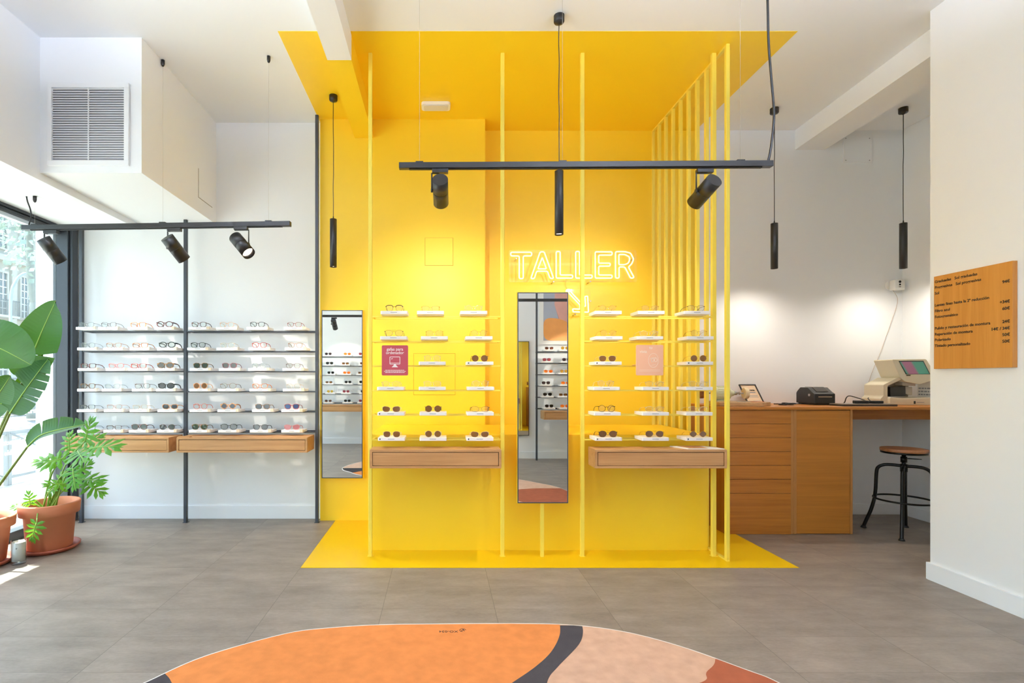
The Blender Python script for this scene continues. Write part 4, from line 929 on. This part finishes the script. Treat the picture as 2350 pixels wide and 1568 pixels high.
def lobed(c,d,nrm,L,lobes=5,wid=.55,curl=.35,seed=0):
    """deeply cut philodendron leaf: c = petiole end, d = tip direction"""
    rr=random.Random(seed); d=V(d).normalized(); n=V(nrm); n=(n-d*n.dot(d)).normalized(); s=d.cross(n)
    mb=MB()
    def pt(a,bb): # along, across
        r2=(a*a+bb*bb*.7)
        return V(c)+d*(a*L)+s*(bb*L)+n*(-curl*r2*L*.5)
    for sg in (-1,1):
        prev_m=0.0
        for k in range(lobes):
            m0=k/lobes*.84; m1=(k+1)/lobes*.84; ang=math.radians(118-24*k)*1.0; ln=wid*(.70+.5*math.sin(PI*(k+.8)/(lobes+.6)))*rr.uniform(.85,1.12)
            bm_=(m0+m1)/2; hw=.098
            dirx,diry=math.cos(ang),math.sin(ang)
            pts=[(m0,0.0),(m0+dirx*ln*.28-.0,diry*ln*.28),(bm_+dirx*ln*.62-diry*hw*1.1,diry*ln*.62+dirx*hw*1.0),(bm_+dirx*ln,diry*ln),(bm_+dirx*ln*.62+diry*hw*1.1,diry*ln*.62-dirx*hw*.9),(m1+dirx*ln*.25,diry*ln*.25),(m1,0.0)]
            tw=rr.uniform(-.05,.05)
            vs=[pt(a,sg*b)+n*(tw*abs(b)*L) for a,b in pts]+[pt(bm_+dirx*ln*.4,sg*diry*ln*.4)+n*.004]
            mb.add(vs,[(i,i+1,7) for i in range(6)]+[(6,0,7)],0,False)
        vs=[pt(.80,0),pt(.9,sg*.10),pt(1.02,sg*.07),pt(1.22,0),pt(.95,0)]
        mb.add(vs,[(0,1,4),(1,2,4),(2,3,4)],0,False)
    rib=MB(); rib.tube([pt(a,0)+n*.001 for a in (0,.3,.6,.9,1.1)],[.0035,.003,.0025,.0018,.001],5)
    return mb,rib
t=thing('potted_philodendron','bushy cut-leaf philodendron in a terracotta pot on the floor by the window','potted plant',(pc[0],pc[1],0))
pot(t,pc,.185,.135,.325,.085)
pb=V((pc[0],pc[1],.31))
PL=[ # px,py,Y, tip dir, normal, size
 (128,1062,3.70,(-.9,-.25,.25),(.1,-.5,.9),.13),(150,1052,3.66,(-.75,-.5,-.1),(0,-.75,.65),.15),(178,1035,3.62,(.55,-.6,-.12),(0,-.7,.8),.17),(196,1012,3.66,(.2,-.1,1),(-.2,-1,.1),.15),
 (205,1030,3.60,(1,-.15,.22),(-.1,-.55,.85),.20),(185,1020,3.72,(.85,.2,.5),(-.2,-.7,.7),.14),(160,1035,3.75,(-.3,.2,1),(0,-1,.3),.13),(168,1075,3.60,(.35,-.5,-.75),(.1,-1,.3),.14),
 (178,1100,3.64,(1,-.2,.05),(0,-.55,.85),.17),(176,1090,3.7,(.7,.0,.75),(-.1,-1,.4),.12),(200,1110,3.66,(.95,-.1,-.5),(.2,-.7,.8),.13),(150,1112,3.58,(-.4,-.6,.2),(0,-.7,.8),.11),
 (84,1200,3.50,(-.2,-.25,-1),(.1,-1,.1),.115),(70,1158,3.62,(-.2,-.1,1),(.1,-1,.2),.085),(58,1165,3.66,(-1,-.1,.25),(0,-.5,.9),.09),(112,1130,3.64,(.75,-.3,.55),(-.1,-1,.4),.08),(140,1125,3.74,(-.1,.1,1),(0,-1,.2),.12)]
for i,(px,py,Y,d,n,s_) in enumerate(PL):
    e=P(px,py,Y); mb,rb=lobed(e,d,n,s_,seed=i)
    lf=mb.build('leaf',[LFP],t); rb.build('midrib',[RIB],lf)
    b2=pb+V((random.uniform(-.05,.05),random.uniform(-.04,.04),-.045)); md=b2.lerp(e,.55)+V((-.03,0,.06)); 
    MB().tube(catmull([b2,md,e],8),[.0062-.003*k/16 for k in range(17)],7).build('petiole',[STM2],t)
# candle jar
t=thing('candle','white candle in a thick glass jar on the floor by the pots','candle',(-2.846,3.445,0))
c=(-2.846,3.445,.001)
MB().lathe(c,[(0,.022),(.038,.022),(.0385,.145),(.034,.150),(.033,.140),(.0,.138)],36).build('wax_jar',[mat('white_candle','eee6e2',.35)],t)
MB().lathe(c,[(0,0),(.040,0),(.0425,.004),(.0425,.158),(.0400,.158),(.0395,.150),(.0392,.021),(0,.0205)],36).build('glass',[clear('thick_glass','ffffff','f4f8f8',.08,.02)],t)
lg=MB(); lg.box(-2.830,-2.828,3.4035,3.4045,.108,.118); lg.box(-2.828,-2.820,3.4035,3.4045,.116,.118); lg.box(-2.826,-2.824,3.4035,3.4045,.110,.113); lg.build('printed_mark',[TEXTB],t)

# ------------------------------------------------------------------ opposite side of the shop, seen in the mirrors
YO=-.72
def orack(label,posts,bays): rack(label,posts,bays,YO,YF+.012,ANTH,.028,.010,zt=ZW)
def orack(label,posts,bays):
    t=thing('display_rack',label,'display rack',(posts[0],YO,0))
    for x in posts: MB().box(x-.013,x+.013,YO-.013,YO+.013,0,HC).build('post',[ANTH],t)
    for x0,x1 in bays:
        for z in ZW: MB().box(x0,x1,YO-.006,YO+.006,z-.010,z).box(x0,x1,YF+.004,YF+.016,z-.010,z).build('shelf_rail',[ANTH],t)
    return t
orack('black eyewear rack on the opposite wall, seen in the left wall mirror',(-2.75,-1.15),[(-2.737,-1.163)])
orack('black eyewear rack under the poster, seen in the tall standing mirror',(1.475,2.75),[(1.488,2.737)])
drawer('wall_console','long oak wall drawer on the opposite wall, seen in the left mirror',-2.7,-1.2,-.44,-.70,.643,.766)
drawer('wall_console','oak wall drawer under the poster, seen in the standing mirror',1.53,2.7,-.44,-.70,.643,.766)
GLO={}
def oglass(spec,x,z,label,grp):
    kind,style,fc,lc=spec
    if spec not in GLO:
        fm,tm,lm=glass_meshes(kind,style); bm=bmesh.new()
        me=bpy.data.meshes.new('far_glasses')
        for src in (fm,lm[-1],lm[1]):
            k=len(bm.faces); bm.from_mesh(src); bm.faces.ensure_lookup_table()
            for f in bm.faces[k:]: f.material_index=0 if src is fm else 1
        bm.to_mesh(me); bm.free(); me.materials.clear(); me.materials.append(FC[fc]); me.materials.append(LC[lc]); GLO[spec]=me
    o=bpy.data.objects.new('sunglasses' if lc else 'eyeglasses',GLO[spec]); C.objects.link(o); o.location=(x,YO+.10,z+.0227); o.rotation_euler.z=PI
    tag(o,label,'sunglasses' if lc else 'glasses','glasses on the opposite wall')
TOB=MB().box(-.088,.088,-.148,0,0,.0225).mesh('far_tray',[TRAY])
far=[(-2.06,('soft','A','plm','')),(-1.74,('round','A','blk','gry')),(-1.44,('cat','A','tor','')),(1.62,('oval','A','tor','')),(1.88,('soft','A','blk','gry'))]
alt=[['soft','A','plm',''],['rect','T','tor',''],['soft','A','bur','pnk'],['avi','A','blk','gry'],['round','T','gld',''],['oval','A','org','tan'],['soft','A','blk','gry'],['cat','T','brn','']]
for r in range(6):
    for i,(x,_) in enumerate(far):
        sp=tuple(alt[(r*3+i*5+(r*i)%3)%8]); x2=x+((r*7+i*3)%5-2)*.012
        where=('left wall mirror','standing mirror')[i>2]; k=('leftmost','middle','rightmost')[i] if i<3 else ('left','right')[i-3]
        o=bpy.data.objects.new('display_tray',TOB); C.objects.link(o); o.location=(x2,YO+.125,ZW[r])
        tag(o,'white tray reflected in the %s, %s shelf, %s'%(where,ROW[r],k),'tray','display trays on the opposite wall')
        oglass(sp,x2,ZW[r],'%s %s reflected in the %s, %s shelf, %s'%(CN[sp[2]],'sunglasses' if sp[3] else 'glasses',where,ROW[r],k),'glasses on the opposite wall')
t=thing('poster','large framed peach and pink poster on the opposite wall above the rack','poster',(2.1,YF,1.78))
MB().box(1.55,2.75,YF,YF+.03,1.78,3.1).build('frame',[mat('white_frame','efeeec',.5)],t)
MB().box(1.61,2.69,YF+.03,YF+.032,1.84,3.04).build('print',[mat('poster_rose','b5685c',.5,var=.25,vscale=3)],t)
for nm,pl,m in (('pale_shape',[(1.61,1.84),(1.95,1.84),(1.78,2.4),(1.80,3.04),(1.61,3.04)],mat('poster_blue','a9aebb',.5)),('pink_shape',[(1.95,1.9),(2.3,2.1),(2.15,2.6),(2.1,3.04),(1.80,3.04),(1.78,2.4)],mat('poster_pink','cf9a8c',.5,var=.2,vscale=5)),('amber_shape',fillet([(1.61,1.84),(2.25,1.84),(2.1,2.05),(1.9,2.18),(1.61,2.2)],.12),mat('poster_amber','d9924a',.5,var=.2,vscale=5))):
    MB().prism([(x,z) for x,z in pl],(0,YF+.0325 if nm!='amber_shape' else YF+.0338,0),(1,0,0),(0,0,1),(0,.001,0)).build(nm,[m],t)
mirror('dark-framed tall mirror on the opposite wall, seen in the standing mirror',1.04,1.387,.36,1.83,YF+.03,YF,ym=0) if False else None
t=thing('wall_mirror','dark-framed tall mirror on the opposite wall, seen in the standing mirror','mirror',(1.21,YF,.36))
fr=MB(); fr.box(1.04,1.387,YF,YF+.03,.36,.367); fr.box(1.04,1.387,YF,YF+.03,1.823,1.83); fr.box(1.04,1.047,YF,YF+.03,.367,1.823); fr.box(1.38,1.387,YF,YF+.03,.367,1.823); fr.build('rim',[ANTH],t)
MB().box(1.047,1.38,YF+.018,YF+.022,.367,1.823).build('glass',[MIRR],t)
struct('baseboard_front',MB().box(XW+.1,XR-.02,YF,YF+.014,0,.105),[WHITE])
# added fill lamps to brighten the ceiling, unseen above and behind the camera
for i,(x,y) in enumerate(((-1.7,1.5),(1.6,1.5),(-1.7,.1),(1.6,.1))):
    t=thing('added_fill_lamp','added unseen fill lamp shining up and down, %s'%('window side, nearer the yellow bay','wall side, nearer the yellow bay','window side, nearer the opposite wall','wall side, nearer the opposite wall')[i],'pendant lamp',(x,y,HC),'added fill lamps')
    MB().ring(rrect(-.58,.58,-.06,.06,.004,1),rrect(-.6,.6,-.08,.08,.004,1),(x,y,2.98),(1,0,0),(0,1,0),(0,0,.06)).build('housing',[mat('white_plastic','eeeeec',.4)],t)
    MB().box(x-.58,x+.58,y-.06,y+.06,3.030,3.034).build('up_diffuser',[mat('fill_up_light','ffffff',.5,emit='e6edff',es=FILL_UP)],t)
    MB().box(x-.58,x+.58,y-.06,y+.06,2.984,2.988).build('down_diffuser',[mat('fill_down_light','ffffff',.5,emit='fff4e6',es=FILL_DN)],t)
    for q in (-.5,.5): MB().cyl((x+q,y,3.036),(x+q,y,HC-.002),.0015,seg=6).build('suspension_wire',[WIRE],t)

# ------------------------------------------------------------------ the street outside
GZ=-.12
struct('street',MB().box(-60,-8.2,-30,70,GZ-.3,GZ-.08),[mat('asphalt','6e7072',.9,var=.15,vscale=1)])
struct('pavement',MB().box(-8.2,XW-.26,-30,70,GZ-.3,GZ),[mat('pale_paving','a9a49c',.85,var=.1,vscale=2)])
struct('pavement_far',MB().box(-29.9,-17,-30,70,GZ-.25,GZ+.05),[mat('pale_paving','a9a49c',.85)])
RAIL=mat('grey_railing','6b737b',.5)
def barrier(y0,i,lab):
    t=thing('street_barrier',lab,'barrier',(-5.55,y0,GZ),'street barriers'); y1=y0+1.2; x=-5.55
    b=MB(); b.box(x-.025,x+.025,y0-.025,y0+.025,GZ,.57); b.box(x-.025,x+.025,y1-.05,y1-.03,GZ,.57); b.build('post',[RAIL],t)
    b=MB(); b.box(x-.022,x+.022,y0,y1-.03,.53,.575); b.box(x-.02,x+.02,y0,y1-.03,-.04,-.005); b.build('rail',[RAIL],t)
    b=MB(); b.tube([(x,y0,-.02),(x,y1-.05,.55)],.018,8); b.build('brace',[mat('pale_steel','b4bac0',.4)],t); MB().tube([(x+.02,y0,.55),(x+.02,y1-.05,-.02)],.014,8).build('brace',[RAIL],t)
barrier(5.36,0,'grey street barrier with crossed braces outside, nearer the shop window centre'); barrier(6.56,1,'grey street barrier with crossed braces outside, behind the leaf stems'); barrier(7.81,2,'grey street barrier with crossed braces outside, nearest the window jamb')
t=thing('iron_fence','low iron railing with upright bars across the street','fence',(-16.5,18,GZ))
b=MB(); b.box(-16.6,-16.4,14,26,GZ,.25); b.build('plinth',[mat('stone_plinth','b9b4ab',.8)],t)
b=MB()
for k in range(70): b.box(-16.52,-16.48,14.1+k*.17,14.14+k*.17,.25,1.25)
b.box(-16.53,-16.47,14,26,1.22,1.28); b.build('railing',[mat('railing_dark','4d555a',.6)],t)
# facade
FA=mat('cream_facade','a39d92',.85,var=.06,vscale=.6); FS=mat('facade_trim','b3ada2',.8); WD=mat('window_dark','4f5a60',.25); WF=mat('window_white','dcdcd8',.6)
t=thing('building','pale cream apartment building with balconies across the street','building',(-30,40,GZ))
MB().box(-34,-30,20,62,GZ,19).build('wall',[FA],t)
b=MB(); b.box(-30,-29.6,20,62,9.3,9.7); b.box(-30,-29.75,20,62,4.6,4.85); b.box(-30,-29.65,20,62,14.2,14.6); b.build('cornice',[FS],t)
for y in (35.75,38.3): MB().box(-30,-29.8,y-.2,y+.2,GZ,9.3).build('pilaster',[FS],t)
for row,(z0,z1) in enumerate(((1.0,3.6),(5.6,8.5),(10.2,12.9))):
    for k,y in enumerate((33.2,34.8,36.9,39.4,41.4)):
        w=MB(); w.ring([(-.45,0),(.45,0),(.45,z1-z0),(-.45,z1-z0)],[(-.58,-.1),(.58,-.1),(.58,z1-z0+.15),(-.58,z1-z0+.15)],(-30,y,z0),(0,1,0),(0,0,1),(.12,0,0)); fr=w.build('window',[FS],t)
        MB().box(-30,-29.97,y-.45,y+.45,z0,z1).build('pane',[WD],fr)
        g=MB()
        for q in range(1,6): g.box(-29.97,-29.93,y-.45,y+.45,z0+(z1-z0)*q/6-.03,z0+(z1-z0)*q/6+.03)
        for q in (-.15,.15): g.box(-29.97,-29.93,y+q-.03,y+q+.03,z0,z1)
        g.build('glazing_bar',[WF],fr)
        if row==1:
            d=MB(); d.box(-30,-29.3,y-.8,y+.8,z0-.2,z0-.05); d.build('balcony_slab',[FS],t)
            d=MB()
            for q in range(15): d.box(-29.34,-29.31,y-.78+q*.11,y-.755+q*.11,z0-.05,z0+.95)
            d.box(-29.35,-29.30,y-.8,y+.8,z0+.95,z0+1.0); d.build('balcony_railing',[mat('railing_dark','4d555a',.6)],t)
# street lamp
t=thing('street_lamp','grey curved-arm street lamp outside the window','street lamp',(-18,21.4,GZ))
MB().tube(catmull([(-18,21.4,GZ),(-18,21.4,2.5),(-18,21.4,4.6),(-18,21.6,5.3),(-18,22.0,5.75),(-18,22.6,5.85)],8),.06,10).build('pole',[mat('lamp_grey','98a0a4',.5)],t)
MB().sphere((-18,23.0,5.78),.5,16,0,(.45,1,.22)).build('lamp_head',[mat('lamp_head_grey','7f878b',.5)],t)
# plane tree
def tree(label,base,forks,ctr,rad,n,seed):
    t=thing('street_tree',label,'tree',(base[0],base[1],GZ)); rr=random.Random(seed)
    b=MB()
    for pth,r0,r1 in forks:
        q=catmull(pth,6); b.tube(q,[r0+(r1-r0)*i/(len(q)-1) for i in range(len(q))],10)
    b.build('trunk',[mat('tree_bark','7d8078',.9,var=.3,vscale=3)],t)
    m=MB(); cl=[(V(ctr)+V((rr.gauss(0,1)*rad[0]*.5,rr.gauss(0,1)*rad[1]*.5,rr.gauss(0,1)*rad[2]*.5)),rr.uniform(.4,1.0)) for _ in range(46)]
    for k in range(n):
        c0,r=cl[k%len(cl)]; p=c0+V((rr.gauss(0,1),rr.gauss(0,1),rr.gauss(0,1)))*r*.55; s=rr.uniform(.06,.13)
        a=V((rr.gauss(0,1),rr.gauss(0,1),rr.gauss(0,1))).normalized(); u=a.orthogonal().normalized(); v=a.cross(u)
        m.add([p-u*s,p+v*s*.7,p+u*s,p-v*s*.7],[(0,1,2,3)],rr.choice((0,0,1)),False)
    m.build('foliage',[leafmat('plane_leaf_'+str(seed),'6f8076','93a598',.12,.6,'9ab09c'),leafmat('plane_leaf_light_'+str(seed),'a3b5a4','bccabb',.12,.6,'b4c4b0')],t)
b0=(-14,17.6)
tree('leafy plane tree with a forked trunk across the pavement outside',b0,[([(-14,17.6,GZ),(-14,17.6,2),(-14,17.65,3.9)],.22,.16),([(-14,17.65,3.8),(-14,17.45,4.8),(-14,17.35,6.5),(-14.2,17.2,8)],.15,.06),([(-14,17.65,3.8),(-14,18.05,4.7),(-13.9,18.5,5.9),(-13.8,19.0,7.2)],.13,.05)],(-14,17.4,7.6),(1.6,2.3,1.5),3000,3)
tree('second plane tree farther along the street, its crown behind the first',(-20,23),[([(-20,25.5,GZ),(-20,25.5,3.5),(-20,25.4,7)],.25,.1)],(-20,25.0,9.6),(2.2,3.4,2.2),2600,5)

# ------------------------------------------------------------------ light, camera
w=bpy.data.worlds.new('sky'); bpy.context.scene.world=w; w.use_nodes=True; nt=w.node_tree; bg=nt.nodes['Background']
sk=nt.nodes.new('ShaderNodeTexSky'); sk.sky_type='NISHITA'; sk.sun_disc=False; sk.sun_elevation=math.radians(62); sk.sun_rotation=math.radians(-100); sk.air_density=1; sk.dust_density=2
nt.links.new(sk.outputs[0],bg.inputs['Color']); bg.inputs['Strength'].default_value=SKY
sun=bpy.data.lights.new('sun','SUN'); sun.energy=SUN; sun.angle=math.radians(.5); sun.color=(1,.96,.9)
so=bpy.data.objects.new('sun',sun); C.objects.link(so); so.location=(-10,6,20); so.rotation_euler=V((.355,-.36,-1)).to_track_quat('-Z','Y').to_euler()
pl=bpy.data.lights.new('window_portal','AREA'); pl.shape='RECTANGLE'; pl.size=5.3; pl.size_y=2.46; pl.cycles.is_portal=True
po=bpy.data.objects.new('window_portal',pl); C.objects.link(po); po.location=(XW-.04,1.77,1.28); po.rotation_euler=V((1,0,0)).to_track_quat('-Z','Z').to_euler()
cam=bpy.data.cameras.new('camera'); co=bpy.data.objects.new('camera',cam); C.objects.link(co)
co.location=(0,0,H); co.rotation_euler=(PI/2,0,0); cam.sensor_width=36; cam.sensor_fit='HORIZONTAL'; cam.lens=K/2350*36
cam.shift_x=(1175-CX)/2350; cam.shift_y=(CY-784)/2350; cam.clip_start=.02; cam.clip_end=300
sc=bpy.context.scene; sc.camera=co
vs_=sc.view_settings; vs_.view_transform='Standard'; vs_.look='None'; vs_.exposure=EXPO; vs_.gamma=1; vs_.use_curve_mapping=False
sc.cycles.max_bounces=14; sc.cycles.diffuse_bounces=8; sc.cycles.glossy_bounces=6; sc.cycles.transparent_max_bounces=24; sc.cycles.sample_clamp_indirect=6; sc.cycles.caustics_reflective=False; sc.cycles.caustics_refractive=False
